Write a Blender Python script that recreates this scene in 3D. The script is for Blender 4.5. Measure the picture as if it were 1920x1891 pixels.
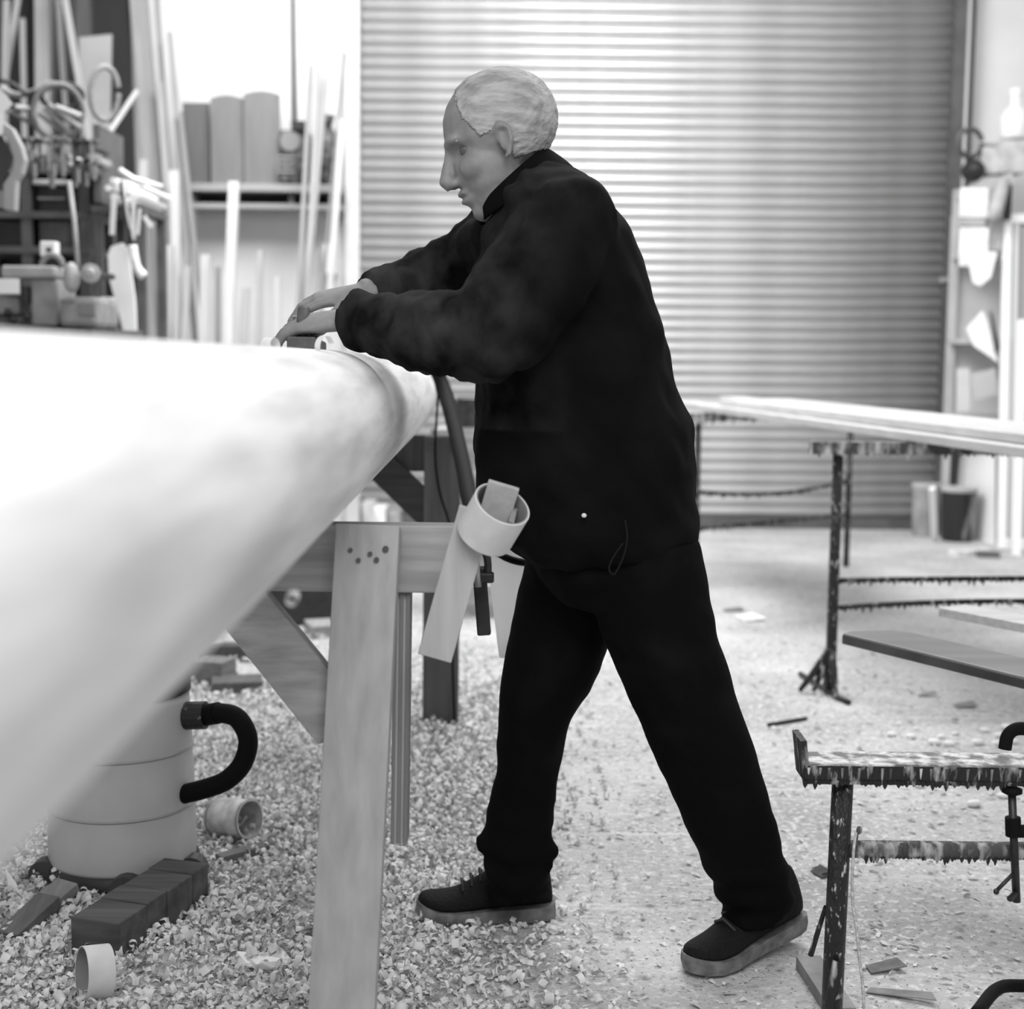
import bpy, bmesh, math, random
from mathutils import Vector, Matrix, noise
random.seed(7)
for o in list(bpy.data.objects): bpy.data.objects.remove(o)
SC = bpy.context.scene
COL = SC.collection

# ------------------------------------------------------------------ camera
F_PX, CX, CY, CAM_H, HORIZON, ROLL = 2743.0, 960.0, 945.5, 1.12, 650.0, 0.6
_p = math.atan((CY - HORIZON) / F_PX); _r = math.radians(ROLL)
_R0 = Vector((1, 0, 0)); _U0 = Vector((0, math.sin(_p), math.cos(_p)))
FW = Vector((0, math.cos(_p), -math.sin(_p)))
RT = math.cos(_r) * _R0 + math.sin(_r) * _U0
UP = -math.sin(_r) * _R0 + math.cos(_r) * _U0
EYE = Vector((0, 0, CAM_H))
cd = bpy.data.cameras.new('camera'); cam = bpy.data.objects.new('camera', cd); COL.objects.link(cam)
m = Matrix.Identity(4)
for i in range(3):
    m[i][0] = RT[i]; m[i][1] = UP[i]; m[i][2] = -FW[i]; m[i][3] = EYE[i]
cam.matrix_world = m
cd.sensor_fit = 'HORIZONTAL'; cd.sensor_width = 56.0; cd.lens = 56.0 * F_PX / 1920.0
cd.clip_start = 0.02; cd.clip_end = 200
cd.dof.use_dof = True; cd.dof.focus_distance = 2.55; cd.dof.aperture_fstop = 5.0
SC.camera = cam

# ------------------------------------------------------------------ light
SC.view_settings.view_transform = 'Standard'; SC.view_settings.look = 'None'
SC.view_settings.gamma = 1.0; SC.view_settings.use_curve_mapping = False
SC.view_settings.exposure = 0.12
w = bpy.data.worlds.new('sky'); SC.world = w; w.use_nodes = True
w.node_tree.nodes['Background'].inputs['Color'].default_value = (1, 1, 1, 1)
w.node_tree.nodes['Background'].inputs['Strength'].default_value = 0.42

def area(name, loc, target, sx, sy, power):
    l = bpy.data.lights.new(name, 'AREA'); l.shape = 'RECTANGLE'; l.size = sx; l.size_y = sy; l.energy = power
    o = bpy.data.objects.new(name, l); COL.objects.link(o); o.location = loc
    o.rotation_euler = (Vector(target) - Vector(loc)).to_track_quat('-Z', 'Y').to_euler()
    return o
area('skylight_near_bench', (0.1, -0.6, 3.1), (-0.3, 0.9, 0.7), 2.2, 2.0, 92)
area('skylight_back', (-0.7, 6.5, 4.2), (-0.2, 8.8, 0.9), 2.6, 2.0, 205)
area('skylight_middle', (1.0, 5.2, 4.4), (1.0, 5.4, 0.0), 2.6, 2.6, 150)

def ray(x, y): return FW + RT * ((x - CX) / F_PX) - UP * ((y - CY) / F_PX)
def at(x, y, Y):                       # a picture direction taken to the depth the thing stands at
    d = ray(x, y); return EYE + d * (Y / d.y)
def fl(x, y, z=0.0):                   # ... or down to the floor (or a known height)
    d = ray(x, y); return EYE + d * ((z - CAM_H) / d.z)
def px(n, Y): return n * Y / F_PX

# ------------------------------------------------------------------ materials (procedural, monochrome)
MATS = {}
def mat(name, v, rough=0.7, var=0.0, scale=8.0, bump=0.0, metal=0.0, stretch=(1, 1, 1), spec=0.4,
        v2=None, lo=0.35, hi=0.65, detail=5.0, bscale=None, sheen=0.0):
    """grey paint / wood / metal: noise between two greys, optional relief"""
    if name in MATS: return MATS[name]
    M = bpy.data.materials.new(name); M.use_nodes = True; N = M.node_tree; n = N.nodes
    b = n['Principled BSDF']; b.inputs['Roughness'].default_value = rough; b.inputs['Metallic'].default_value = metal
    b.inputs['Specular IOR Level'].default_value = spec
    if sheen: b.inputs['Sheen Weight'].default_value = sheen
    a = v * (1 - var) if v2 is None else v; c = min(1, v * (1 + var)) if v2 is None else v2
    tc = n.new('ShaderNodeTexCoord'); mp = n.new('ShaderNodeMapping'); mp.inputs['Scale'].default_value = stretch
    nz = n.new('ShaderNodeTexNoise'); nz.inputs['Scale'].default_value = scale; nz.inputs['Detail'].default_value = detail
    N.links.new(tc.outputs['Object'], mp.inputs[0]); N.links.new(mp.outputs[0], nz.inputs['Vector'])
    rp = n.new('ShaderNodeValToRGB'); rp.color_ramp.elements[0].position = lo; rp.color_ramp.elements[1].position = hi
    rp.color_ramp.elements[0].color = (a, a, a, 1); rp.color_ramp.elements[1].color = (c, c, c, 1)
    N.links.new(nz.outputs['Fac'], rp.inputs[0]); N.links.new(rp.outputs[0], b.inputs['Base Color'])
    if bump:
        bp = n.new('ShaderNodeBump'); bp.inputs['Strength'].default_value = bump; bp.inputs['Distance'].default_value = 0.01
        src = nz
        if bscale:
            src = n.new('ShaderNodeTexNoise'); src.inputs['Scale'].default_value = bscale; src.inputs['Detail'].default_value = 6
            N.links.new(mp.outputs[0], src.inputs['Vector'])
        N.links.new(src.outputs['Fac'], bp.inputs['Height']); N.links.new(bp.outputs[0], b.inputs['Normal'])
    MATS[name] = M; return M
def wood(name, v, contrast=0.25, axis=2, scale=26.0, rough=0.62):
    s = [1, 1, 1]; s[axis] = 0.07
    return mat(name, v, rough, contrast * 1.3, scale * 2.2, 0.10, 0, tuple(s), 0.35, lo=0.3, hi=0.7, detail=8)

# ------------------------------------------------------------------ mesh helpers
class MB:
    def __init__(s): s.v = []; s.f = []
    def add(s, vs, fs):
        k = len(s.v); s.v += [tuple(p) for p in vs]; s.f += [tuple(i + k for i in f) for f in fs]; return s
    def hexa(s, c8): return s.add(c8, [(0, 3, 2, 1), (4, 5, 6, 7), (0, 1, 5, 4), (1, 2, 6, 5), (2, 3, 7, 6), (3, 0, 4, 7)])
    def box(s, c, sz, rot=None):
        h = [x / 2 for x in sz]; R = rot if rot else Matrix.Identity(3); c = Vector(c)
        P = [(-1, -1, -1), (1, -1, -1), (1, 1, -1), (-1, 1, -1), (-1, -1, 1), (1, -1, 1), (1, 1, 1), (-1, 1, 1)]
        return s.hexa([c + R @ Vector((p[0] * h[0], p[1] * h[1], p[2] * h[2])) for p in P])
    def beam(s, a, b, w, d, side=(0, 1, 0)):
        """bar from a to b; d along `side`, w across it"""
        a = Vector(a); b = Vector(b); t = (b - a).normalized(); S = Vector(side); S = (S - t * S.dot(t)).normalized(); W = S.cross(t)
        q = lambda p, i, j: p + W * (i * w / 2) + S * (j * d / 2)
        return s.hexa([q(a, -1, -1), q(a, 1, -1), q(a, 1, 1), q(a, -1, 1), q(b, -1, -1), q(b, 1, -1), q(b, 1, 1), q(b, -1, 1)])
    def tube(s, pts, rad, n=10, closed=False, ref=(0, 1, 0)):
        """rad: number, list, or list of (across, along ref)"""
        pts = [Vector(p) for p in pts]; k = len(pts)
        if not isinstance(rad, (list, tuple)): rad = [rad] * k
        vs = []
        for i, p in enumerate(pts):
            if closed: t = pts[(i + 1) % k] - pts[i - 1]
            else: t = pts[min(i + 1, k - 1)] - pts[max(i - 1, 0)]
            t.normalize(); S = Vector(ref); S = S - t * S.dot(t)
            if S.length < 1e-3: S = t.orthogonal()
            S.normalize(); W = t.cross(S)
            ra, rb = rad[i] if isinstance(rad[i], (list, tuple)) else (rad[i], rad[i])
            for j in range(n):
                a = 2 * math.pi * j / n; vs.append(p + W * (ra * math.cos(a)) + S * (rb * math.sin(a)))
        fs = []
        for i in range(k if closed else k - 1):
            for j in range(n):
                a = i * n + j; b = i * n + (j + 1) % n; c = ((i + 1) % k) * n + (j + 1) % n; d = ((i + 1) % k) * n + j
                fs.append((a, b, c, d))
        if not closed: fs += [tuple(range(n - 1, -1, -1)), tuple(range((k - 1) * n, k * n))]
        return s.add(vs, fs)
    def lathe(s, prof, n=24, M=None, loop=False):
        M = M or Matrix.Identity(4); vs = []; k = len(prof)
        for r, z in prof:
            for j in range(n):
                a = 2 * math.pi * j / n; vs.append(M @ Vector((r * math.cos(a), r * math.sin(a), z)))
        fs = []
        for i in range(k if loop else k - 1):
            for j in range(n):
                a = i * n + j; b = i * n + (j + 1) % n; c = ((i + 1) % k) * n + (j + 1) % n; d = ((i + 1) % k) * n + j
                fs.append((a, b, c, d))
        if not loop: fs += [tuple(range(n - 1, -1, -1)), tuple(range((k - 1) * n, k * n))]
        return s.add(vs, fs)
    def prism(s, poly, off):
        """closed polygon of 3D points pushed along off"""
        off = Vector(off); k = len(poly); a = [Vector(p) for p in poly]
        vs = a + [p + off for p in a]
        return s.add(vs, [tuple(range(k)), tuple(range(2 * k - 1, k - 1, -1))] + [(i, i + k, (i + 1) % k + k, (i + 1) % k) for i in range(k)])
    def ball(s, c, r, n=12, R=None):
        c = Vector(c); r = r if isinstance(r, (tuple, list)) else (r, r, r); R = R or Matrix.Identity(3); vs = []; m_ = n // 2 + 1
        for i in range(1, m_):
            th = math.pi * i / m_
            for j in range(n):
                a = 2 * math.pi * j / n
                vs.append(c + R @ Vector((r[0] * math.sin(th) * math.cos(a), r[1] * math.sin(th) * math.sin(a), r[2] * math.cos(th))))
        k = len(vs); vs += [c + R @ Vector((0, 0, r[2])), c - R @ Vector((0, 0, r[2]))]; fs = []
        for i in range(m_ - 2):
            for j in range(n): fs.append((i * n + j, (i + 1) * n + j, (i + 1) * n + (j + 1) % n, i * n + (j + 1) % n))
        for j in range(n):
            fs.append((k, j, (j + 1) % n)); q = (m_ - 2) * n; fs.append((k + 1, q + (j + 1) % n, q + j))
        return s.add(vs, fs)
    def mesh(s, name, origin=None):
        me = bpy.data.meshes.new(name); o = Vector(origin) if origin is not None else Vector((0, 0, 0))
        me.from_pydata([tuple(Vector(p) - o) for p in s.v], [], s.f)
        bm = bmesh.new(); bm.from_mesh(me); bmesh.ops.recalc_face_normals(bm, faces=bm.faces); bm.to_mesh(me); bm.free()
        return me
    def build_local(s, name, material, M, bevel=0.0):
        """top-level object with its own axes M; vertices given in world space"""
        inv_ = M.inverted(); s.v = [tuple(inv_ @ Vector(p)) for p in s.v]; o = bpy.data.objects.new(name, s.mesh(name)); COL.objects.link(o); o.matrix_world = M; o.data.materials.append(material)
        if bevel:
            bv = o.modifiers.new('edge', 'BEVEL'); bv.width = bevel; bv.segments = 2; bv.limit_method = 'ANGLE'
        return o
    def build(s, name, material, parent=None, smooth=False, bevel=0.0, origin=None):
        """one mesh object; its vertices are in world space, the origin sits at the thing's base"""
        if parent is not None: origin = parent['_o']
        elif origin is None:
            xs = [p[0] for p in s.v]; ys = [p[1] for p in s.v]; zs = [p[2] for p in s.v]
            origin = ((min(xs) + max(xs)) / 2, (min(ys) + max(ys)) / 2, min(zs))
        o = bpy.data.objects.new(name, s.mesh(name, origin)); COL.objects.link(o)
        o.data.materials.append(material)
        if smooth:
            o.data.polygons.foreach_set('use_smooth', [True] * len(o.data.polygons))
        if bevel:
            bv = o.modifiers.new('edge', 'BEVEL'); bv.width = bevel; bv.segments = 2; bv.limit_method = 'ANGLE'; bv.angle_limit = 0.7
        if parent is not None: o.parent = parent
        else: o.location = origin
        o['_o'] = tuple(origin)
        return o
def smooth_angle(o, deg=40):
    with bpy.context.temp_override(object=o, active_object=o, selected_objects=[o], selected_editable_objects=[o]):
        bpy.ops.object.shade_smooth_by_angle(angle=math.radians(deg))
def tag(o, label, cat, group=None):
    o['label'] = label; o['category'] = cat
    if group: o['group'] = group
    return o
def thing(name, label, cat, loc, group=None):
    o = bpy.data.objects.new(name, None); COL.objects.link(o); o.location = loc; o['_o'] = tuple(loc); o.empty_display_size = 0.05
    return tag(o, label, cat, group)
def struct(o): o['kind'] = 'structure'; return o
def stuff(o): o['kind'] = 'stuff'; return o
def spline(pts, n=8):
    """smooth path through points (Catmull-Rom)"""
    P = [Vector(p) for p in pts]; P = [P[0] * 2 - P[1]] + P + [P[-1] * 2 - P[-2]]; out = []
    for i in range(1, len(P) - 2):
        a, b, c, d = P[i - 1:i + 3]
        for k in range(n):
            t = k / n; out.append(0.5 * ((2 * b) + (c - a) * t + (2 * a - 5 * b + 4 * c - d) * t * t + (3 * b - a - 3 * c + d) * t ** 3))
    return out + [P[-2]]

# ------------------------------------------------------------------ the room
WALL_Y = 9.15
m_wall = mat('whitewashed wall', 0.66, 0.85, 0.06, 2.5, 0.05)
m_wallside = mat('painted side wall', 0.6, 0.85, 0.08, 2.0, 0.05)
m_conc = mat('dusty concrete', 0.33, 0.85, 0.0, 2.2, 0.55, 0, (1, 1, 1), 0.25, v2=0.56, lo=0.33, hi=0.68, detail=9, bscale=70)
N = m_conc.node_tree; pb = N.nodes['Principled BSDF']; old = pb.inputs['Base Color'].links[0].from_socket; tc = [q for q in N.nodes if q.type == 'TEX_COORD'][0]
def _speck(scale, lo, hi, col, prev, stretch=(1, 1, 1)):           # grit, spots and scuffs lying on the concrete
    mp = N.nodes.new('ShaderNodeMapping'); mp.inputs['Scale'].default_value = stretch; mp.inputs['Rotation'].default_value = (0, 0, .7 if stretch != (1, 1, 1) else 0); N.links.new(tc.outputs['Object'], mp.inputs[0])
    nz = N.nodes.new('ShaderNodeTexNoise'); nz.inputs['Scale'].default_value = scale; nz.inputs['Detail'].default_value = 8; N.links.new(mp.outputs[0], nz.inputs['Vector'])
    mr = N.nodes.new('ShaderNodeMapRange'); mr.inputs['From Min'].default_value = lo; mr.inputs['From Max'].default_value = hi; N.links.new(nz.outputs['Fac'], mr.inputs['Value'])
    mx = N.nodes.new('ShaderNodeMix'); mx.data_type = 'RGBA'; mx.inputs['B'].default_value = (col, col, col, 1); N.links.new(mr.outputs[0], mx.inputs['Factor']); N.links.new(prev, mx.inputs['A']); return mx.outputs['Result']
out = _speck(60, .50, .66, .66, old); out = _speck(30, .58, .72, .22, out); out = _speck(6, .57, .72, .60, out, (.25, 4, 1)); out = _speck(130, .60, .68, .12, out)
N.links.new(out, pb.inputs['Base Color'])
sx0 = at(676, 500, WALL_Y).x; sx1 = at(1776, 500, WALL_Y).x
b = MB().box((-0.2, 4.0, -0.05), (8.6, 11.0, 0.1)); struct(b.build('floor', m_conc, origin=(0, 0, 0)))
b = MB().box(((-4.5 + sx0 - 0.09) / 2, WALL_Y + 0.1, 2.2), (sx0 - 0.09 + 4.5, 0.2, 4.4))
b.box(((4.1 + sx1 + 0.06) / 2, WALL_Y + 0.1, 2.2), (4.1 - sx1 - 0.06, 0.2, 4.4)); b.box(((sx0 + sx1) / 2, WALL_Y + 0.1, 4.05), (sx1 - sx0 + 0.15, 0.2, 0.7))
struct(b.build('wall_back', m_wall, origin=(0, WALL_Y, 0)))
struct(MB().box((-4.6, 4.0, 2.2), (0.2, 11.0, 4.4)).build('wall_left', m_wallside))
struct(MB().box((4.2, 4.0, 2.2), (0.2, 11.0, 4.4)).build('wall_right', m_wallside))

# roller shutter: every curved slat is a piece of its own
m_slat = mat('galvanised slat', 0.52, 0.36, 0.1, 6.0, 0.03, 0.35, (0.6, 1, 1), 0.5)
m_guide = mat('dark guide channel', 0.10, 0.5, 0.15, 9)
m_jamb = mat('pale jamb', 0.62, 0.7, 0.08, 6)
door = bpy.data.objects.new('door_1', None); COL.objects.link(door); door['_o'] = ((sx0 + sx1) / 2, WALL_Y, 0); door.location = door['_o']; struct(door)
PITCH = 0.0684
sb = MB(); prof = []
for i in range(9):
    a = -1 + 2 * i / 8; prof.append((-0.02 * math.cos(a * 1.45), (a + 1) / 2 * (PITCH - 0.006)))
prof.append((0.006, PITCH - 0.003)); prof.append((0.006, 0.0))
L = (sx1 - sx0) / 2
for sgn in (-1, 1): sb.v += [(sgn * L, y, z) for y, z in prof]
k = len(prof)
sb.f += [tuple(range(k)), tuple(range(2 * k - 1, k - 1, -1))] + [(i, i + k, (i + 1) % k + k, (i + 1) % k) for i in range(k)]
slat_me = sb.mesh('slat'); slat_me.materials.append(m_slat)
slat_me.polygons.foreach_set('use_smooth', [True] * len(slat_me.polygons))
for i in range(54):
    o = bpy.data.objects.new('slat', slat_me); COL.objects.link(o); o.parent = door; o.location = (0, 0.03, 0.07 + i * PITCH)
MB().box(((sx0 + sx1) / 2, WALL_Y + 0.02, 0.036), (sx1 - sx0, 0.05, 0.07)).build('bottom_rail', m_guide, door)
b = MB().box((sx1 + 0.03, WALL_Y - 0.005, 1.9), (0.11, 0.09, 3.8)); b.build('guide_channel', m_guide, door)
b = MB().box((sx1 + 0.075, WALL_Y - 0.06, 1.9), (0.025, 0.05, 3.8)); b.build('guide_lip', mat('black edge', 0.05, 0.5), door)
b = MB().box((sx0 - 0.045, WALL_Y - 0.02, 1.9), (0.085, 0.1, 3.8)); b.build('guide_channel', m_jamb, door)
b = MB()
for i in range(60): b.box((sx0 - 0.006, WALL_Y - 0.045, 0.1 + i * 0.06), (0.012, 0.02, 0.022))
stuff(b.build('end_clips', mat('dull steel', 0.3, 0.5, metal=0.5), door))
b = MB().box((sx1 + 0.02, WALL_Y - 0.055, at(1770, 525, WALL_Y).z), (0.16, 0.02, 0.03)); b.build('locking_bar', mat('bright steel', 0.6, 0.35, metal=0.6), door)

# ------------------------------------------------------------------ the mast and its trestles
m_mast = mat('planed spruce', 0.84, 0.55, 0.0, 26.0, 0.12, 0, (1, 0.09, 1), 0.35, v2=0.56, lo=0.42, hi=0.70, detail=8, bscale=40)
MX0, MZ0, MX1, MZ1, MY1 = -0.300, 0.998, -0.338, 0.978, 4.36
def mast_axis(Y):
    t = (Y - 0.3) / (4.2 - 0.3); return Vector((MX0 + (MX1 - MX0) * t, Y, MZ0 + (MZ1 - MZ0) * t))
def mast_r(Y):
    t = (Y - 0.3) / (4.2 - 0.3); return 0.134 + (0.118 - 0.134) * t
b = MB(); ys = [-0.9 + i * 0.15 for i in range(33)]
ys = [y for y in ys if y < 4.0] + [4.0, 4.1, 4.16, 4.175]
pts = [mast_axis(y) for y in ys]; rad = [mast_r(y) for y in ys]
for yy, q in ((4.18, 0.972), (4.20, 0.968), (4.22, 0.985), (4.25, 0.975), (4.30, 0.955), (4.345, 0.92), (4.36, 0.88)):
    pts.append(mast_axis(yy)); rad.append(mast_r(yy) * q)
b.tube(pts, rad, 72, ref=(0, 0, 1))
mast = b.build('wooden_mast', m_mast, smooth=True, origin=mast_axis(2.2) - Vector((0, 0, mast_r(2.2)))); smooth_angle(mast, 35)
tag(mast, 'huge pale round wooden mast lying across trestles, running out of focus toward the viewer', 'mast')

m_leg = wood('pine upright', 0.40, 0.10, 2, 24)
m_rail = wood('pine crossbeam', 0.34, 0.22, 0, 22)
m_brace = wood('pine brace', 0.36, 0.2, 0, 24)
m_ply = [wood('plywood ply dark', 0.2, 0.1, 2), wood('plywood ply light', 0.42, 0.1, 2)]
m_hole = mat('bolt recess', 0.03, 0.6)
m_bolt = mat('bolt head', 0.12, 0.4, metal=0.5)
m_darkwood = wood('dark old timber', 0.11, 0.2, 2, 20)  # dark grey wood tone with upright grain
m_black = mat('black rubber', 0.005, 0.7, spec=.12)
m_blacksteel = mat('blackened steel', 0.03, 0.42, 0.4, 25, metal=0.3)

zb = mast_axis(2.24).z - mast_r(2.24)
tr = thing('trestle', 'pine trestle with five bolts in its upright, under the near part of the mast', 'trestle', (-0.55, 2.24, 0), 'timber trestles under the mast')
def leg(mb, tp, bt, w, d): return mb.beam(tp, bt, w, d, side=(0, 1, 0))
ptop = at(692, 986, 2.20); pbot = Vector((at(652, 1891, 2.05).x - 0.01, 1.99, 0.0))
leg(MB(), ptop, pbot, px(120, 2.18), 0.045).build('upright', m_leg, tr, bevel=0.002)
for hx, hy, r in ((657, 1031, .0034), (694, 1038, .0036), (723, 1029, .0048), (672, 1050, .0036), (706, 1049, .0040)):
    zz_ = at(hx, hy, 2.165).z; c = at(hx, hy, ptop.y - .0232 - (ptop.z - zz_) * (ptop.y - pbot.y) / ptop.z); MB().tube([c + Vector((0, -0.004, 0)), c + Vector((0, 0.012, 0))], r, 12, ref=(0, 0, 1)).build('bolt', m_bolt, tr)
bz = ptop.z - 0.002
MB().box((-0.075 - 0.475, 2.25, bz - 0.052), (0.95, 0.05, 0.104)).build('crossbeam', m_rail, tr, bevel=0.002)
MB().beam(at(430, 1100, 2.23), at(640, 1360, 2.16), 0.085, 0.03).build('diagonal_brace', m_brace, tr, bevel=0.002)
leg(MB(), Vector((-0.93, 2.2, bz)), Vector((-0.99, 2.0, 0)), 0.1, 0.045).build('upright', m_leg, tr, bevel=0.002)
leg(MB(), Vector((-0.93, 2.31, bz)), Vector((-0.99, 2.5, 0)), 0.1, 0.045).build('upright', m_leg, tr, bevel=0.002)
for i in range(5):
    x0 = 744 + i * 6
    MB().beam(at(x0, 1106 + (i == 0) * 4, 2.262 + .004 * (i % 2)), at(x0 - 6, 1572, 2.25 + .004 * (i % 2)), px(6.4, 2.26), 0.055).build('plywood_layer', m_ply[i % 2], tr)
MB().beam(at(893, 955, 2.13), at(815, 1232, 2.13), px(66, 2.13), 0.018).build('diagonal_cleat', m_leg, tr, bevel=0.0015)
MB().box((-0.325, 2.25, (bz + zb) / 2 - .0005), (0.03, 0.045, max(0.002, zb - bz))).build('packing_wedge', m_brace, tr)

zf = mast_axis(4.27).z - mast_r(4.27)
tr2 = thing('trestle', 'dark pine trestle behind the mast end, partly hidden by the near trestle', 'trestle', (-0.6, 4.27, 0), 'timber trestles under the mast')
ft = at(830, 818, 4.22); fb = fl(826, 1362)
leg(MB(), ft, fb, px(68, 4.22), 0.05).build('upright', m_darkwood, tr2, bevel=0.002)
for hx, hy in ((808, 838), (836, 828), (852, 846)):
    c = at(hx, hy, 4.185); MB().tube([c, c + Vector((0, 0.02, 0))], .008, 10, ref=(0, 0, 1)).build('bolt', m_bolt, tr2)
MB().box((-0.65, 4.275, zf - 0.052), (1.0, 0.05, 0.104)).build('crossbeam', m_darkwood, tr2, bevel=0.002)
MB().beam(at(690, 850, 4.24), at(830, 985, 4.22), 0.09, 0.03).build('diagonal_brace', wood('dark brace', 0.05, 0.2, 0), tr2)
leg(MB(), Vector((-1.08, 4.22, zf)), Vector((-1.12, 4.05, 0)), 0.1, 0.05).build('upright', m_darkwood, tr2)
# ------------------------------------------------------------------ the man at work
def melt(mb, voxel, smooth_it=4):
    """fuse overlapping closed pieces into one continuous skin"""
    me = mb.mesh('tmp'); o = bpy.data.objects.new('tmp', me); COL.objects.link(o)
    r = o.modifiers.new('r', 'REMESH'); r.mode = 'VOXEL'; r.voxel_size = voxel
    s = o.modifiers.new('s', 'SMOOTH'); s.factor = 0.5; s.iterations = smooth_it
    dg = bpy.context.evaluated_depsgraph_get(); ev = o.evaluated_get(dg); out = bpy.data.meshes.new_from_object(ev)
    bpy.data.objects.remove(o); bpy.data.meshes.remove(me); return out
def skin_obj(name, me, material, parent):
    o = bpy.data.objects.new(name, me); COL.objects.link(o); me.materials.clear(); me.materials.append(material)
    org = Vector(parent['_o'])
    for v in me.vertices: v.co -= org
    me.polygons.foreach_set('use_smooth', [True] * len(me.polygons)); o.parent = parent; o['_o'] = tuple(org); return o
def displace(me, fn):
    ns = [v.normal.copy() for v in me.vertices]
    for v, n_ in zip(me.vertices, ns): v.co += n_ * fn(v.co)
m_skin = mat('skin', 0.24, 0.55, 0.12, 30, 0.05)
m_hair = mat('grey hair', 0.34, 0.75, 0.3, 60, 0.6, stretch=(0.25, 1, 1))
m_coat = mat('black work jacket', 0.0045, 0.9, 0.0, 7, 0.15, 0, (1, 1, 1), 0.06, v2=0.009, lo=0.45, hi=0.75, bscale=220)
m_trou = mat('black trousers', 0.004, 0.9, 0.0, 9, 0.15, 0, (1, 1, 1), 0.06, v2=0.008, lo=0.5, hi=0.8, bscale=260)
m_shoe = mat('black knit upper', 0.006, 0.8, 0.3, 180, 0.4, spec=0.25)
m_sole = mat('grey foam sole', 0.17, 0.75, 0.35, 40, 0.1)
person = thing('person', 'grey-haired person in black jacket and trousers leaning over the mast with a hand plane', 'person', (0.17, 2.6, 0))

HT = math.radians(22); HC = at(934, 267, 2.58)
hf = Vector((-math.cos(HT), -0.05, -math.sin(HT))).normalized(); hu = Vector((-math.sin(HT), 0.02, math.cos(HT))); hu = (hu - hf * hu.dot(hf)).normalized(); hl = hu.cross(hf)
HM = Matrix((hf, hl, hu)).transposed()
def H(x, y, z): return HC + HM @ Vector((x, y, z))
body = MB()
def hb(c, r): body.ball(H(*c), r, 20, HM)
hb((-.014, 0, .030), (.100, .077, .090)); hb((.030, 0, -.030), (.060, .060, .085)); hb((.018, 0, -.085), (.062, .052, .036))
hb((.060, 0, -.100), (.026, .028, .020)); hb((.073, 0, .026), (.018, .050, .012)); hb((.074, 0, -.067), (.018, .028, .026))
hb((.088, 0, -.060), (.012, .024, .006)); hb((.086, 0, -.074), (.012, .021, .006))
for s in (-1, 1):
    hb((.052, s * .036, -.028), (.030, .026, .026)); body.tube([H(.006, s * .070, -.038), H(-.004, s * .078, -.036), H(-.016, s * .082, -.014), H(-.018, s * .083, .006), H(-.004, s * .081, .016), H(.008, s * .074, .006)], [.004, .0045, .005, .005, .005, .004], 8); hb((-.004, s * .073, -.010), (.011, .005, .022))
    hb((.097, s * .012, -.040), (.010, .008, .008))
body.tube([H(.082, 0, .020), H(.098, 0, -.010), H(.110, 0, -.032), H(.104, 0, -.045)], [.008, .010, .013, .009], 12, ref=hl)
neck0 = H(-.022, 0, -.05); neck1 = at(1003, 400, 2.61)
body.tube([neck0, (neck0 + neck1) / 2 + Vector((0.0, 0, 0.0)), neck1], [(.058, .055), (.058, .056), (.07, .075)], 20)
# inner torso and limbs (under the clothes)
body.tube([neck1 + Vector((0, 0, .01)), at(1050, 470, 2.62), at(1085, 640, 2.62), at(1105, 800, 2.62), at(1130, 960, 2.63), at(1150, 1060, 2.63)],
          [(.06, .07), (.10, .17), (.125, .16), (.125, .14), (.13, .15), (.11, .15)], 24)
LS, LE, LW = at(1062, 425, 2.44), at(905, 622, 2.37), at(652, 600, 2.52)
RS, RE, RW = at(985, 450, 2.80), at(852, 512, 2.86), at(680, 549, 2.78)
for S, E_, W_ in ((LS, LE, LW), (RS, RE, RW)):
    body.tube([S, (S + E_) / 2, E_], [.050, .042, .034], 16); body.tube([E_, E_.lerp(W_, .35), E_.lerp(W_, .8), W_], [.036, .034, .026, .026], 16)
body.tube([at(1095, 1030, 2.69), at(1050, 1180, 2.70), at(1005, 1330, 2.70), at(985, 1460, 2.71), at(965, 1620, 2.72), at(965, 1650, 2.72)], [.08, .072, .055, .048, .030, .026], 16)
body.tube([at(1205, 1040, 2.56), at(1245, 1200, 2.55), at(1290, 1335, 2.54), at(1345, 1480, 2.56), at(1405, 1660, 2.60), at(1412, 1700, 2.61)], [.08, .072, .055, .048, .030, .026], 16)
def hand(wr, h, n, thumb, curl, spread=0.0):
    h = Vector(h).normalized(); n = Vector(n); n = (n - h * n.dot(h)).normalized(); s = n.cross(h) * thumb   # s points to the thumb side
    pal = lambda a, b_, c: wr + h * a + s * b_ + n * c
    body.tube([pal(-.03, 0, 0), pal(.01, 0, 0), pal(.045, 0, -.002), pal(.075, 0, -.004), pal(.092, 0, -.006)],
              [(.020, .026), (.018, .030), (.016, .040), (.014, .043), (.010, .038)], 18, ref=s)
    for i, (b0, ln) in enumerate(((.031, .078), (.010, .087), (-.011, .080), (-.031, .062))):
        p = pal(.086 - abs(b0) * .12, b0, -.005); d = (h + s * (b0 * spread)).normalized(); c = curl * (1 + .08 * i); P = [pal(.06, b0 * .9, -.004), p]; ang = 0
        for j, q in enumerate((.45, .30, .25)):
            ang += c * (0.6, 1.0, 0.8)[j]; p = p + (d * math.cos(ang) - n * math.sin(ang)) * ln * q; P.append(p)
        body.tube(P, [.0095, .0098, .0090, .0084, .0066], 10, ref=s); body.ball(P[-1], .0066, 8); body.ball(P[1], .0105, 8)
    t0 = pal(.015, .026, -.006); t1 = pal(.045, .050, -.016); t2 = pal(.072, .056, -.030); t3 = pal(.092, .048, -.042)
    body.tube([pal(.0, .012, -.002), t0, t1, t2, t3], [.014, .016, .0125, .0105, .008], 10, ref=n); body.ball(t3, .008, 8)
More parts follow.
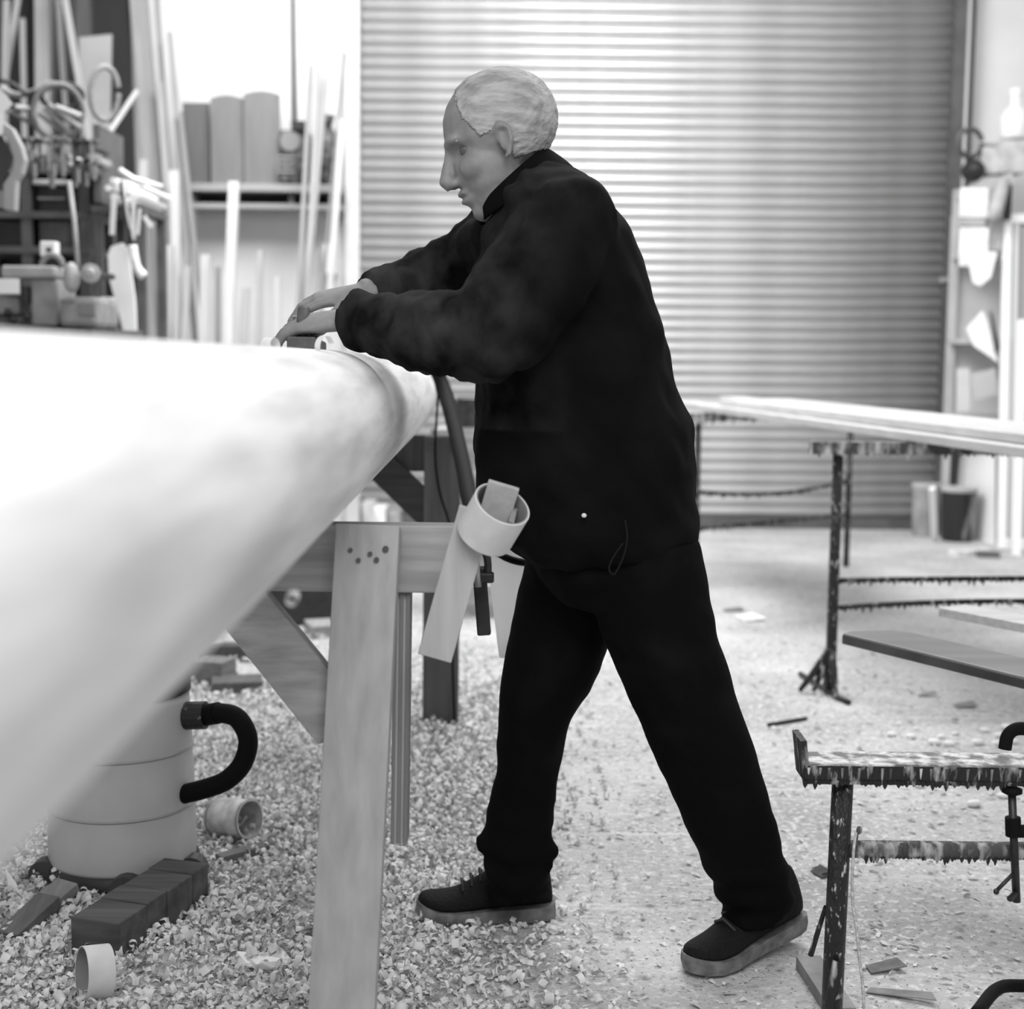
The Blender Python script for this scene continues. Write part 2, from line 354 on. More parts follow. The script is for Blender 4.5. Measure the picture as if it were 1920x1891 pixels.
hand(LW, (-1, .35, -.02), (-.10, -.35, 1), -1, .42, 4)
hand(RW, (-1, -.12, -.12), (-.22, -.30, 1), 1, .50, 4)
bme = melt(body, .0042, 3)
inv = HM.transposed()
for v in bme.vertices:                                # eye sockets, mouth line, nostril wings
    q = inv @ (v.co - HC)
    if q.length < .17 and q.x > .03:
        for s in (-1, 1):
            d2 = ((q.y - s * .031) / .017) ** 2 + ((q.z - .004) / .011) ** 2; v.co -= hf * (.011 * math.exp(-d2))
        v.co -= hf * (.005 * math.exp(-((q.z + .067) / .003) ** 2 - (q.y / .024) ** 2))
bodyo = skin_obj('body', bme, m_skin, person)
for s in (-1, 1):
    e = MB().ball(H(.0585, s * .031, .003), .0115, 14).build('eye', mat('eye', .10, .4), bodyo, smooth=True)
# hair: short, thin on top, as a shell on the skull
hm = MB(); hm.ball(H(-.016, 0, .031), (.103, .081, .093), 48, HM); hm2 = melt(hm, .0034, 2)
bm = bmesh.new(); bm.from_mesh(hm2); kill = []
for v in bm.verts:
    q = inv @ (v.co - HC); front = q.x > .050 - .45 * max(0, .05 - q.z) - .016 * math.exp(-(q.y / .03) ** 2) + .004 * noise.noise(q * 120)
    low = q.z < -.045 + .3 * max(0, q.x); ear = q.x > -.01 and q.z < .01 and abs(q.y) > .04
    if front or low or ear: kill.append(v)
bmesh.ops.delete(bm, geom=kill, context='VERTS'); bm.to_mesh(hm2); bm.free()
for v in hm2.vertices:
    q = inv @ (v.co - HC); v.co += (v.co - HC).normalized() * (.004 * noise.noise(Vector((q.x * 60, q.y * 240, q.z * 240))) * .5 - .0015)
ho = skin_obj('hair', hm2, m_hair, person); sol = ho.modifiers.new('thick', 'SOLIDIFY'); sol.thickness = .006; sol.offset = -1
for s in (-1, 1):
    MB().tube([H(.0865, s * .012, .022), H(.0805, s * .030, .026), H(.067, s * .045, .021)], [.003, .004, .002], 8, ref=hu).build('eyebrow', m_hair, bodyo, smooth=True)

# jacket
j = MB()
def sec(l, r, y0, y1, Y=2.62): c0 = at((l + r) / 2, (y0 + y1) / 2, Y); return c0, (at(r, y1, Y) - at(l, y0, Y)).length / 2
S_ = [(905, 1060, 400, 330, .10), (905, 1120, 440, 350, .17), (900, 1185, 500, 430, .205), (895, 1222, 580, 530, .21), (896, 1246, 660, 630, .205), (893, 1266, 740, 720, .20),
      (891, 1288, 815, 800, .20), (892, 1306, 890, 875, .205), (900, 1308, 955, 930, .205), (925, 1306, 1005, 975, .20), (960, 1304, 1030, 1000, .19), (1010, 1296, 1050, 1022, .175)]
cs = [sec(a, b_, c, d) for a, b_, c, d, e in S_]
vs = []; fs = []; n = 40
for (a, b_, c, d, e) in S_:
    p0 = at(a, c, 2.62); p1 = at(b_, d, 2.62); cc = (p0 + p1) / 2; ax = (p1 - p0) / 2
    for k in range(n):
        t = 2 * math.pi * k / n; ct, st = math.cos(t), math.sin(t)
        ct = math.copysign(abs(ct) ** .85, ct); st = math.copysign(abs(st) ** .85, st)
        vs.append(cc + ax * ct + Vector((0, 1, 0)) * (e * st))
for i in range(len(S_) - 1):
    for k in range(n): fs.append((i * n + k, i * n + (k + 1) % n, (i + 1) * n + (k + 1) % n, (i + 1) * n + k))
fs += [tuple(range(n - 1, -1, -1)), tuple(range((len(S_) - 1) * n, len(S_) * n))]
j.add(vs, fs)
j.tube([at(1040, 375, 2.56), at(1062, 420, 2.47), at(1010, 520, 2.40), at(950, 595, 2.37), at(900, 628, 2.37), at(840, 632, 2.39), at(760, 620, 2.45), at(700, 608, 2.49), at(662, 600, 2.515)],
       [.075, .092, .092, .086, .082, .076, .066, .056, .046], 24)
j.tube([at(985, 410, 2.68), at(960, 450, 2.78), at(905, 485, 2.85), at(852, 510, 2.865), at(780, 530, 2.85), at(715, 545, 2.81), at(690, 548, 2.79)], [.07, .084, .082, .074, .064, .054, .045], 24)
j.ball(at(1030, 400, 2.62), (.10, .2, .09), 24)
jm = melt(j, .007, 5)
def folds(co):
    q = Vector((co.x * 7 + co.z * 4, co.y * 5, co.z * 7 - co.x * 5)); r = noise.noise(q) * .013
    q2 = Vector((co.x * 22 + co.z * 18, co.y * 14, co.z * 10 - co.x * 12)); r += noise.noise(q2) * .008
    if co.x < .02 and co.z > .98: r += .009 * noise.noise(Vector((co.x * 45, co.y * 20, co.z * 22)))
    return r
displace(jm, folds)
att = jm.attributes.new('dust', 'FLOAT', 'POINT')               # sawdust settled on sleeves and shoulders
for v in jm.vertices:
    arm = min(1, max(0, (.10 - v.co.x) / .22)) if v.co.z > .98 else 0; sh = .55 * min(1, max(0, (v.co.z - 1.28) / .1)) * max(0, v.normal.z + .2)
    att.data[v.index].value = max(arm, sh)
N = m_coat.node_tree; pb = N.nodes['Principled BSDF']; old = pb.inputs['Base Color'].links[0].from_socket
an = N.nodes.new('ShaderNodeAttribute'); an.attribute_name = 'dust'; nz = N.nodes.new('ShaderNodeTexNoise'); nz.inputs['Scale'].default_value = 9; nz.inputs['Detail'].default_value = 6
mr = N.nodes.new('ShaderNodeMapRange'); mr.inputs['From Min'].default_value = .35; mr.inputs['From Max'].default_value = .75; N.links.new(nz.outputs['Fac'], mr.inputs['Value'])
mu = N.nodes.new('ShaderNodeMath'); mu.operation = 'MULTIPLY'; N.links.new(an.outputs['Fac'], mu.inputs[0]); N.links.new(mr.outputs[0], mu.inputs[1])
mx = N.nodes.new('ShaderNodeMix'); mx.data_type = 'RGBA'; mx.inputs['B'].default_value = (.05, .05, .05, 1); N.links.new(mu.outputs[0], mx.inputs['Factor']); N.links.new(old, mx.inputs['A']); N.links.new(mx.outputs['Result'], pb.inputs['Base Color'])
jo = skin_obj('jacket', jm, m_coat, person); jo['label'] = 'black zipped work jacket with dusty sleeves'
# stand-up collar as a leaning band round the neck
cb = MB(); ring_lo = []; ring_hi = []; n = 36
cl_, ch_ = at(985, 375, 2.61), at(968, 335, 2.60)
ax = (at(1085, 318, 2.61) - at(897, 425, 2.61)) / 2; ax2 = (at(1020, 272, 2.60) - at(885, 398, 2.60)) / 2
for t_, (c_, a_, wd) in ((0, ((at(1085, 318, 2.61) + at(897, 425, 2.61)) / 2, ax, .115)), (1, ((at(1022, 272, 2.60) + at(890, 398, 2.60)) / 2, ax2, .088))):
    for off in (0, .010):
        R_ = []
        for k in range(n):
            a = 2 * math.pi * k / n; dv = a_ * math.cos(a) + Vector((0, 1, 0)) * (wd * math.sin(a)); R_.append(c_ + dv * (1 - off / dv.length))
        (ring_hi if t_ else ring_lo).append(R_)
vs = ring_lo[0] + ring_hi[0] + ring_hi[1] + ring_lo[1]; fs = []
for q in range(4):
    for k in range(n): a = q * n; b_ = ((q + 1) % 4) * n; fs.append((a + k, a + (k + 1) % n, b_ + (k + 1) % n, b_ + k))
cb.add(vs, fs); co = cb.build('collar', m_coat, jo, smooth=True); co.modifiers.new('s', 'SUBSURF').levels = 1
c = at(1095, 966, 2.405); MB().ball(c, (.0045, .003, .004), 8).build('button', mat('pale button', .7, .4), jo)
lp = [at(x_, y_, Y_) for x_, y_, Y_ in ((1172, 975, 2.405), (1176, 1010, 2.40), (1168, 1045, 2.40), (1152, 1076, 2.40), (1142, 1066, 2.40), (1150, 1044, 2.40), (1168, 1018, 2.40))]
MB().tube(spline(lp, 5), .0016, 6).build('drawcord', mat('grey cord', .012, .8, spec=.1), jo, smooth=True)

# trousers
t = MB()
t.tube([at(1120, 900, 2.63), at(1135, 985, 2.63), at(1150, 1060, 2.63), at(1140, 1130, 2.63)], [(.160, .165), (.150, .175), (.142, .17), (.10, .14)], 32)
t.tube([at(1092, 1030, 2.70), at(1066, 1130, 2.71), at(1040, 1230, 2.71), at(1004, 1330, 2.71), at(990, 1430, 2.71), at(978, 1510, 2.715), at(966, 1580, 2.72), at(968, 1630, 2.72), at(978, 1672, 2.72)],
       [.100, .098, .094, .074, .062, .060, .068, .062, .062], 28)
t.tube([at(1200, 1030, 2.555), at(1222, 1130, 2.55), at(1252, 1230, 2.545), at(1290, 1330, 2.54), at(1330, 1430, 2.55), at(1365, 1530, 2.565), at(1398, 1610, 2.58), at(1412, 1660, 2.60), at(1420, 1705, 2.61)],
       [.105, .103, .098, .090, .082, .078, .072, .068, .066], 28)
t.tube(spline([at(905, 1592, 2.70), at(960, 1606, 2.66), at(1035, 1598, 2.70), at(970, 1590, 2.77)], 4), .012, 8, closed=False)
t.tube([at(1018, 1560, 2.69), at(1030, 1600, 2.69), at(1030, 1625, 2.70)], [.014, .018, .010], 10)
t.tube([at(905, 1570, 2.71), at(905, 1590, 2.70), at(920, 1605, 2.70)], [.012, .016, .010], 10)
tm = melt(t, .0065, 4)
def tf(co):
    q = Vector((co.x * 9, co.y * 8, co.z * 5)); r = noise.noise(q) * .006 + noise.noise(Vector((co.x * 20 + co.z * 16, co.y * 14, co.z * 16 - co.x * 10))) * .004
    if co.z < .26: r += .006 * math.sin(co.z * 110 + 3 * noise.noise(q)) * (1 - co.z / .3)
    return r
displace(tm, tf); skin_obj('trousers', tm, m_trou, person)

# trainers
def trainer(toe, heel, lift, width=.098):
    toe = Vector(toe); heel = Vector(heel); fx = toe - heel; Ln = fx.length; fx.normalize(); up = Vector((0, 0, 1)); up = (up - fx * up.dot(fx)).normalized(); sd = up.cross(fx)
    W = lambda x, y, z: heel + fx * (x * Ln) + sd * y + up * z
    prof = [(0.0, .45), (.03, .62), (.10, .72), (.25, .74), (.42, .74), (.58, .86), (.72, .98), (.84, .93), (.93, .72), (.98, .42), (1.0, .16)]
    sole_h = lambda x: .021 + .010 * (1 - x) + .010 * max(0, x - .8) / .2
    spring = lambda x: .012 * max(0, (x - .72) / .28) ** 2 + .004 * max(0, .12 - x) / .12
    root = MB(); n = len(prof)
    top_h = lambda x: (.100 - .01 * x if x < .32 else .098 - .062 * min(1, (x - .32) / .42) if x < .74 else .036 - .020 * ((x - .74) / .26) ** 2)
    vs = []; fs = []; K = 13
    for x, wq in prof:
        hw = width / 2 * wq * .93
        for k in range(K):
            a = math.pi * k / (K - 1); y = hw * math.cos(a); s = abs(math.sin(a)) ** .62; z = sole_h(x) + spring(x) - .004 + (top_h(x)) * s
            if x < .34: y *= 1 - .28 * (s ** 2)
            xx = x + (.05 * s if x < .05 else 0) - (.03 * s if x > .95 else 0)
            vs.append(W(xx, y, z))
    for i in range(n - 1):
        for k in range(K - 1): fs.append((i * K + k, i * K + k + 1, (i + 1) * K + k + 1, (i + 1) * K + k))
    for i in range(n - 1): fs.append((i * K, (i + 1) * K, (i + 1) * K + K - 1, i * K + K - 1))
    fs += [tuple(range(K)), tuple(range(n * K - 1, (n - 1) * K - 1, -1))]
    root.add(vs, fs); up_o = root.build('shoe', m_shoe, person, smooth=True); up_o.modifiers.new('s', 'SUBSURF').levels = 2; up_o.modifiers['s'].render_levels = 2
    sm = MB(); ol = [(x, width / 2 * wq) for x, wq in prof] + [(x, -width / 2 * wq) for x, wq in reversed(prof)]; k = len(ol)
    lo = [W(x, y * .93, spring(x)) for x, y in ol]; mid = [W(x * 1.01 - .005, y * 1.05, spring(x) + sole_h(x) * .55) for x, y in ol]; hi = [W(x, y, spring(x) + sole_h(x)) for x, y in ol]
    sm.add(lo + mid + hi, [tuple(range(k)), tuple(range(3 * k - 1, 2 * k - 1, -1))] + [(r * k + i, (r + 1) * k + i, (r + 1) * k + (i + 1) % k, r * k + (i + 1) % k) for r in (0, 1) for i in range(k)])
    so = sm.build('sole', m_sole, up_o, smooth=True); so['label'] = 'pale grey foam sole'; smooth_angle(so, 50)
    for i in range(5):
        x = .40 + i * .065; hh = sole_h(x) + top_h(x) + .004; yy = .026
        MB().tube([W(x, -yy, hh - .012), W(x + .012, 0, hh + .003), W(x + .004, yy, hh - .012)], .0032, 6).build('lace', mat('dark lace', .035, .7), up_o, smooth=True)
    return up_o
trainer(fl(782, 1722) + Vector((0, 0, .0)), fl(1040, 1722) + Vector((0, 0, .006)), 0, .1)
trainer(fl(1290, 1832), fl(1496, 1762) + Vector((0, 0, .030)), 0, .1)

# hand plane under the hands, sole on the crown of the mast
def on_mast(Y, ang, h=0.0): a = mast_axis(Y); return a + Vector((math.sin(ang), 0, math.cos(ang))) * (mast_r(Y) + h)
p0 = on_mast(2.50, -.28, .0165); p1 = on_mast(2.78, -.40, .0165); d = (p1 - p0).normalized()
pl = thing('hand_plane', 'small dark hand plane pushed over the crown of the mast', 'plane', (p0 + p1) / 2 - Vector((0, 0, .012)))
m_pb = wood('plane body', .09, .2, 1)
MB().beam(p0, p1, .05, .022, side=(0, 0, 1)).build('plane_body', m_pb, pl, bevel=.004)
k0 = p0.lerp(p1, .78); MB().lathe([(.012, 0), (.009, .014), (.016, .03), (.014, .042), (.004, .046)], 14, Matrix.Translation(k0 + Vector((0, 0, .012)))).build('knob', m_pb, pl, smooth=True)
k1 = p0.lerp(p1, .15); MB().tube(spline([k1 + Vector((0, 0, .01)), k1 + d * -.01 + Vector((0, 0, .035)), k1 + d * .012 + Vector((0, 0, .06))], 4), .011, 10).build('handle', m_pb, pl, smooth=True)
k2 = p0.lerp(p1, .48); MB().beam(k2 + Vector((0, 0, .01)), k2 - d * .04 + Vector((0, 0, .05)), .045, .004, side=d).build('blade', mat('plane iron', .5, .3, metal=.8), pl)
# ------------------------------------------------------------------ things round the near trestle
def frame(zdir, xhint=(1, 0, 0), loc=(0, 0, 0)):
    z = Vector(zdir).normalized(); x = Vector(xhint); x = (x - z * x.dot(z)).normalized(); y = z.cross(x)
    M = Matrix((x, y, z)).transposed().to_4x4(); M.translation = Vector(loc); return M
m_tape = mat('masking tape', .66, .6, .06, 30, .05); m_core = mat('cardboard core', .22, .8, .1, 20)
def tape_roll(name, M, R, r, hgt, label):
    t = thing(name, label, 'tape roll', M.translation)
    MB().lathe([(R, 0), (R, hgt), (r + .002, hgt), (r + .002, 0)], 48, M, loop=True).build('tape', m_tape, t, bevel=.001, smooth=False)
    MB().lathe([(r + .002, .0005), (r + .002, hgt - .0005), (r, hgt - .0005), (r, .0005)], 48, M, loop=True).build('core', m_core, t)
    for c in t.children: smooth_angle(c, 40)
    return t
ax_ = (at(948, 905, 2.10) - at(890, 1020, 2.135)).normalized(); ax_ = (ax_ + Vector((.05, -.24, 0))).normalized()
tape_roll('tape_roll', frame(ax_, (1, 0, 0), at(910, 1000, 2.125) - ax_ * .004), .0430, .0390, .066, 'wide pale tape roll hung on the cleat at the trestle beam end')
blk = MB().beam(at(945, 908, 2.115), at(917, 1000, 2.128), px(60, 2.12), .014); b_ = blk.build('sanding_block', mat('grey cork block', .36, .8, .1, 60, .1), bevel=.001); tag(b_, 'flat grey sanding block standing up inside the tape roll', 'block')
MB().beam(at(962, 965, 2.10), at(950, 1000, 2.11), .008, .05).build('sanding_stick', m_core); tag(bpy.data.objects['sanding_stick'], 'narrow stick tucked beside the grey block in the tape roll', 'stick')

cl = thing('pipe_clamp', 'dark hooked steel clamp hanging at the end of the near trestle beam', 'clamp', at(893, 1180, 2.3))
MB().tube(spline([at(x, y, 2.29) for x, y in ((915, 1090), (914, 1050), (905, 1030), (890, 1034), (884, 1052), (890, 1075))], 5), .006, 8).build('hook', m_blacksteel, cl, smooth=True)
MB().beam(at(898, 1062, 2.3), at(908, 1190, 2.3), .022, .016).build('bar', m_blacksteel, cl, bevel=.003)
MB().box(at(912, 1082, 2.29), (.024, .02, .016)).build('jaw', m_blacksteel, cl, bevel=.003)
MB().tube([at(892, 1040, 2.27), at(897, 1100, 2.27)], .005, 8).build('screw', mat('worn steel', .4, .35, metal=.7), cl, smooth=True)
MB().beam(at(905, 1010, 2.30), at(906, 1035, 2.295), .006, .004).build('hanging_loop', m_blacksteel, cl)

m_bag = mat('white dust bag cloth', .92, .8, .05, 12, .2)
_N = m_bag.node_tree; _t = _N.nodes.new('ShaderNodeBsdfTranslucent'); _t.inputs[0].default_value = (.95, .95, .95, 1); _m = _N.nodes.new('ShaderNodeMixShader'); _m.inputs[0].default_value = .75
_N.links.new(_N.nodes['Principled BSDF'].outputs[0], _m.inputs[1]); _N.links.new(_t.outputs[0], _m.inputs[2]); _N.links.new(_m.outputs[0], _N.nodes['Material Output'].inputs['Surface'])
dbg = thing('dust_bag', 'white tapered dust bag with black strap and hose behind the tape roll', 'bag', at(945, 1235, 2.98))
pts = [at(x, y, 2.98) for x, y in ((958, 1004), (956, 1022), (952, 1060), (954, 1100), (952, 1140), (946, 1185), (941, 1232))]
bg = MB().tube(pts, [(.028, .026), (.036, .034), (.036, .036), (.038, .036), (.031, .03), (.018, .018), (.006, .006)], 20); bg.build('bag', m_bag, dbg, smooth=True)
MB().tube([at(960, 1036, 2.97) + Vector((.041 * math.cos(a), .040 * math.sin(a), -.016 * math.cos(a + .6))) for a in [2 * math.pi * i / 20 for i in range(20)]], .0075, 8, closed=True, ref=(0, 0, 1)).build('strap', m_black, dbg, smooth=True)
MB().tube(spline([at(x, y, Y) for x, y, Y in ((750, 640, 4.44), (800, 668, 4.42), (832, 730, 4.38), (852, 800, 4.1), (870, 880, 3.7), (884, 950, 3.35), (912, 1005, 3.08), (945, 1012, 2.98))], 6), [.0255 - .0002 * i for i in range(43)], 14).build('hose', m_black, dbg, smooth=True)
pc = spline([on_mast(4.235, a_, .0035) for a_ in (-.5, -.1, .3, .7, 1.1, 1.5, 1.7)] + [at(x, y, Y) for x, y, Y in ((816, 850, 4.16), (824, 920, 4.15), (842, 980, 4.15), (850, 1040, 4.12), (848, 1200, 4.12), (852, 1350, 4.1))], 6)
tag(MB().tube(pc, .0035, 6).build('power_cable', m_black, smooth=True), 'thin black cable drooping over the mast end down the far trestle', 'cable')

# curls of shaving: shared shape
def curl_mesh(R, wd, turns, n=14, grow=.25):
    b = MB(); vs = []
    for i in range(n):
        a = turns * 2 * math.pi * i / (n - 1); r = R * (1 + grow * i / n)
        for s in (-1, 1): vs.append((r * math.cos(a), s * wd / 2 + .15 * wd * i / n, r * math.sin(a) + R))
    b.add(vs, [(2 * i, 2 * i + 1, 2 * i + 3, 2 * i + 2) for i in range(n - 1)]); me = b.mesh('shaving'); me.materials.append(m_shav)
    me.polygons.foreach_set('use_smooth', [True] * len(me.polygons)); return me
m_shav = mat('pine shaving', .70, .7, .12, 40)
CURL = [curl_mesh(.012, .014, .85), curl_mesh(.009, .02, 1.3), curl_mesh(.016, .012, .6)]
def curl(loc, k, rot, label, sc=1.0, group=None):
    o = bpy.data.objects.new('wood_shaving', CURL[k]); COL.objects.link(o); o.location = loc; o.rotation_euler = rot; o.scale = (sc,) * 3; tag(o, label, 'shaving', group); return o
curl(on_mast(2.2, -.37) - Vector((0, 0, .004)), 0, (0, .2, 1.2), 'curled shaving standing on the mast crown in front of the fingertips', 1.15)
curl(on_mast(2.2, .32) - Vector((0, 0, .004)), 2, (0, -.3, 1.0), 'small open shaving on the mast crown below the cuff', .9)
o = curl(at(540, 1128, 1.40), 1, (.4, .8, .3), 'blurred pale shaving clinging under the mast edge', .62)

# ------------------------------------------------------------------ vacuum drum, timber, rubbish on the left floor
m_drum = mat('cream painted drum', .52, .6, .1, 5, .04); m_seam = mat('drum seam', .36, .6)
bc = fl(232, 1640); bc.z = 0
vac = thing('vacuum_cleaner', 'pale drum vacuum cleaner with black hose under the mast', 'vacuum', bc)
T = Matrix.Translation(bc); r0 = px(137, 3.05)
MB().lathe([(r0 * .98, .045), (r0, .055), (r0 * .995, .12), (r0 * .985, .16), (r0 * .99, .165), (r0 * .97, .24), (r0 * .955, .28), (r0 * .96, .285), (r0 * .93, .38), (r0 * .92, .40)], 56, T).build('drum', m_drum, vac, smooth=True)
for z, q in ((.163, .993), (.283, .963)): MB().lathe([(r0 * q, z - .003), (r0 * q + .0025, z), (r0 * q, z + .003), (r0 * q - .004, z)], 56, T, loop=True).build('seam', m_seam, vac, smooth=True)
MB().lathe([(r0 * 1.0, .0), (r0 * 1.04, .012), (r0 * 1.03, .045), (r0 * .95, .05)], 48, T).build('base', mat('dark plastic base', .03, .5), vac, smooth=True)
MB().lathe([(r0 * .95, .40), (r0 * .95, .43), (r0 * .8, .50), (r0 * .3, .53)], 40, T).build('motor_head', mat('dark plastic head', .05, .45), vac, smooth=True)
for a in (-.25, 1.9, 3.6, 5.0):
    c = bc + Vector((math.cos(a) * r0 * 1.05, math.sin(a) * r0 * 1.05, .03)); MB().tube([c - Vector((.0, .018, 0)), c + Vector((0, .018, 0))], .03, 16, ref=(0, 0, 1)).build('castor', mat('castor', .06, .5), vac, smooth=False)
hp = [at(x, y, Y) for x, y, Y in ((345, 1342, 2.98), (375, 1340, 2.97), (410, 1336, 2.95), (445, 1346, 2.93), (465, 1385, 2.92), (455, 1430, 2.92), (425, 1462, 2.92), (385, 1478, 2.93), (345, 1488, 2.95))]
vh = MB().tube(spline(hp, 8), px(19, 2.95), 16).build('hose', m_black, vac, smooth=True)
MB().tube([hp[0] - Vector((.02, 0, 0)), hp[1] + Vector((.012, 0, 0))], px(27, 2.97), 16).build('hose_collar', mat('scuffed black collar', .02, .5, 0, 60, v2=.25, lo=.62, hi=.7), vac, smooth=False)
MB().tube([hp[1] + Vector((.012, 0, 0)), hp[2]], px(21, 2.96), 16).build('hose_cuff', m_black, vac)

m_blkw = wood('dark stained timber', .085, .3, 0, 14, .8)
A, B_ = fl(222, 1812), fl(394, 1690); d = (B_ - A); Ld = d.length; d.normalize(); sd = Vector((0, 0, 1)).cross(d)
tb = thing('timber_block', 'dark rough timber block lying in shavings beside the vacuum', 'timber', (A + B_) / 2 + sd * .045)
cuts = [0, .30, .52, .80, 1.0]
for i in range(4):
    a = A + d * (Ld * cuts[i] + .0012) + sd * (.05 + .002 * (i % 2)); e = A + d * (Ld * cuts[i + 1] - .0012) + sd * (.05 + .002 * (i % 2))
    MB().beam(a + Vector((0, 0, .04)), e + Vector((0, 0, .04)), .1, .08 + .002 * (i % 2), side=(0, 0, 1)).build('block_segment', m_blkw, tb, bevel=.003)
g = fl(203, 1872); tape_roll('tape_roll', frame((-.86, -.5, .1), (0, 0, 1), g + Vector((.0, .006, .047))), .046, .0425, .046, 'pale tape roll standing on edge at the end of the dark timber block')

def tin(loc, axis, r, h, label, v=.5):
    t = thing('paint_tin', label, 'tin', loc); M = frame(axis, (0, 0, 1) if abs(Vector(axis).normalized().z) < .8 else (1, 0, 0), loc)
    MB().lathe([(r, 0), (r, h), (r * .93, h), (r * .93, .004), (.001, .004), (.001, 0)], 28, M).build('tin_body', mat('tin metal %.2f' % v, v, .4, .3, 30, metal=.4), t); smooth_angle(t.children[0])
    for z in (.004, h - .004): MB().lathe([(r, z - .003), (r + .003, z), (r, z + .003), (r - .002, z)], 28, M, loop=True).build('rim', mat('tin rim', .35, .4, metal=.6), t, smooth=True)
    return t
c = fl(408, 1566); tin(c + Vector((0, 0, .044)), (.82, -.5, .12), .044, .10, 'dented metal tin lying open in the shavings below the hose', .62)

def offcut(p, size, rz, v, label, tilt=0.0, name='wood_offcut'):
    R = Matrix.Rotation(rz, 3, 'Z') @ Matrix.Rotation(tilt, 3, 'X'); zmin = min((R @ Vector((sx * size[0] / 2, sy * size[1] / 2, sz * size[2] / 2))).z for sx in (-1, 1) for sy in (-1, 1) for sz in (-1, 1))
    c = Vector(p) - Vector((0, 0, zmin)); w_, l_, h_ = size
    k = .12 * w_ * (random.random() - .5)
    P = [(-w_ / 2, -l_ / 2, -h_ / 2), (w_ / 2, -l_ / 2, -h_ / 2), (w_ / 2 - k, l_ / 2, -h_ / 2), (-w_ / 2, l_ / 2, -h_ / 2), (-w_ / 2, -l_ / 2, h_ / 2), (w_ / 2, -l_ / 2, h_ / 2), (w_ / 2 - k, l_ / 2, h_ / 2), (-w_ / 2, l_ / 2, h_ / 2)]
    o = MB().hexa([c + R @ Vector(q) for q in P]).build(name, wood('offcut %.2f' % v, v, .2, 1, 20), bevel=.0015); return tag(o, label, 'offcut')
offcut(fl(548, 1558), (.10, .07, .012), -.5, .16, 'flat dark-edged offcut in the shavings left of the pine upright')
offcut(fl(455, 1612), (.12, .03, .025), .75, .14, 'dark stick of wood half buried behind the timber block')
offcut(fl(92, 1716), (.06, .11, .02), -.55, .24, 'tilted grey board scrap between vacuum base and timber block', .35)
offcut(fl(55, 1745), (.05, .12, .02), -.4, .12, 'dark board scrap at the left edge near the vacuum base', .3)
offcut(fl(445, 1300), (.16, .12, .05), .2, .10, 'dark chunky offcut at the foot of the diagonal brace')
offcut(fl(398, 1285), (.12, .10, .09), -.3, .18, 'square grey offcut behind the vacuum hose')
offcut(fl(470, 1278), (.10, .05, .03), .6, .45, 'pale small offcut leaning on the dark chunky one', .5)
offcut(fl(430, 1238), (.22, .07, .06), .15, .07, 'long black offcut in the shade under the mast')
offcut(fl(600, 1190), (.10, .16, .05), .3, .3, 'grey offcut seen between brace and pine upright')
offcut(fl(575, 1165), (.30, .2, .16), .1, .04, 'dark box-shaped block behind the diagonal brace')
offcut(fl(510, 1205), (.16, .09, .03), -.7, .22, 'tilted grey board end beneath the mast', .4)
offcut(fl(585, 1755), (.06, .05, .02), .4, .2, 'small dark knotty chip left of the pine upright foot')
st = MB().tube([fl(852, 1512) + Vector((0, 0, .008)), fl(932, 1466) + Vector((0, 0, .008))], [.0035, .0025], 6); o = st.build('stick', m_blacksteel); tag(o, 'thin dark stick on the floor by the front shin', 'stick')
MB().ball(fl(852, 1512) + Vector((0, 0, .008)), .006, 8).build('stick_knob', m_blacksteel, o)
o = MB().tube([fl(1440, 1362) + Vector((0, 0, .006)), fl(1512, 1350) + Vector((0, 0, .006))], .006, 6).build('stick', m_blacksteel); tag(o, 'short dark stick on the floor behind the rear calf', 'stick')
b = MB(); cpt = fl(492, 1812); ring = []
for i in range(9):
    a = 2 * math.pi * i / 9; ring.append(cpt + Vector((.042 * math.cos(a) * (1 + .3 * math.cos(2 * a)), .036 * math.sin(a), .012 + .012 * math.sin(3 * a))))
b.prism(ring, (0, 0, .0015)); tag(b.build('paper_scrap', mat('white paper', .85, .8)), 'white crumpled scrap on the shavings left of the pine upright', 'paper')
b = MB().prism([fl(10, 1672) + Vector((0, 0, .05)), fl(20, 1690) + Vector((0, 0, .01)), fl(44, 1696) + Vector((0, 0, .006)), fl(30, 1682) + Vector((0, 0, .03))], (0, .002, .001)); tag(b.build('paper_scrap', MATS['white paper']), 'pointed white paper scrap at the left edge of the floor', 'paper')

# ------------------------------------------------------------------ paint-dripped steel trestles on the right
m_drip = mat('paint-crusted steel', .014, .4, 0, 60, .9, 0, (1, 1, .30), .4, v2=.5, lo=.56, hi=.70, detail=8)
m_drip2 = mat('pale paint crust', .07, .55, 0, 34, .9, 0, (1, 1, .4), .4, v2=.62, lo=.45, hi=.68, detail=8)
m_drip3 = mat('paint-spotted tube', .014, .38, 0, 130, .8, 0, (1, 1, .45), .45, v2=.55, lo=.60, hi=.68, detail=8)
def drips(mb, a, b_, n, lmin, lmax, r=.003, off=(0, 0, 0)):
    a = Vector(a) + Vector(off); b_ = Vector(b_) + Vector(off)
    for i in range(n):
        p = a.lerp(b_, (i + random.random() * .7) / n); l = lmin + (lmax - lmin) * random.random() ** 2
        mb.tube([p + Vector((0, 0, .006)), p - Vector((0, 0, l * .5)), p - Vector((0, 0, l))], [r * 1.5, r * .9, r * .25], 5, ref=(0, 1, 0))
ZT = .468
t1 = thing('steel_trestle', 'low steel trestle thick with dark paint drips beside the rear foot', 'trestle', (.6, 2.3, 0), 'paint-dripped steel trestles')
x0 = at(1500, 1415, 2.3).x; x1 = 1.36
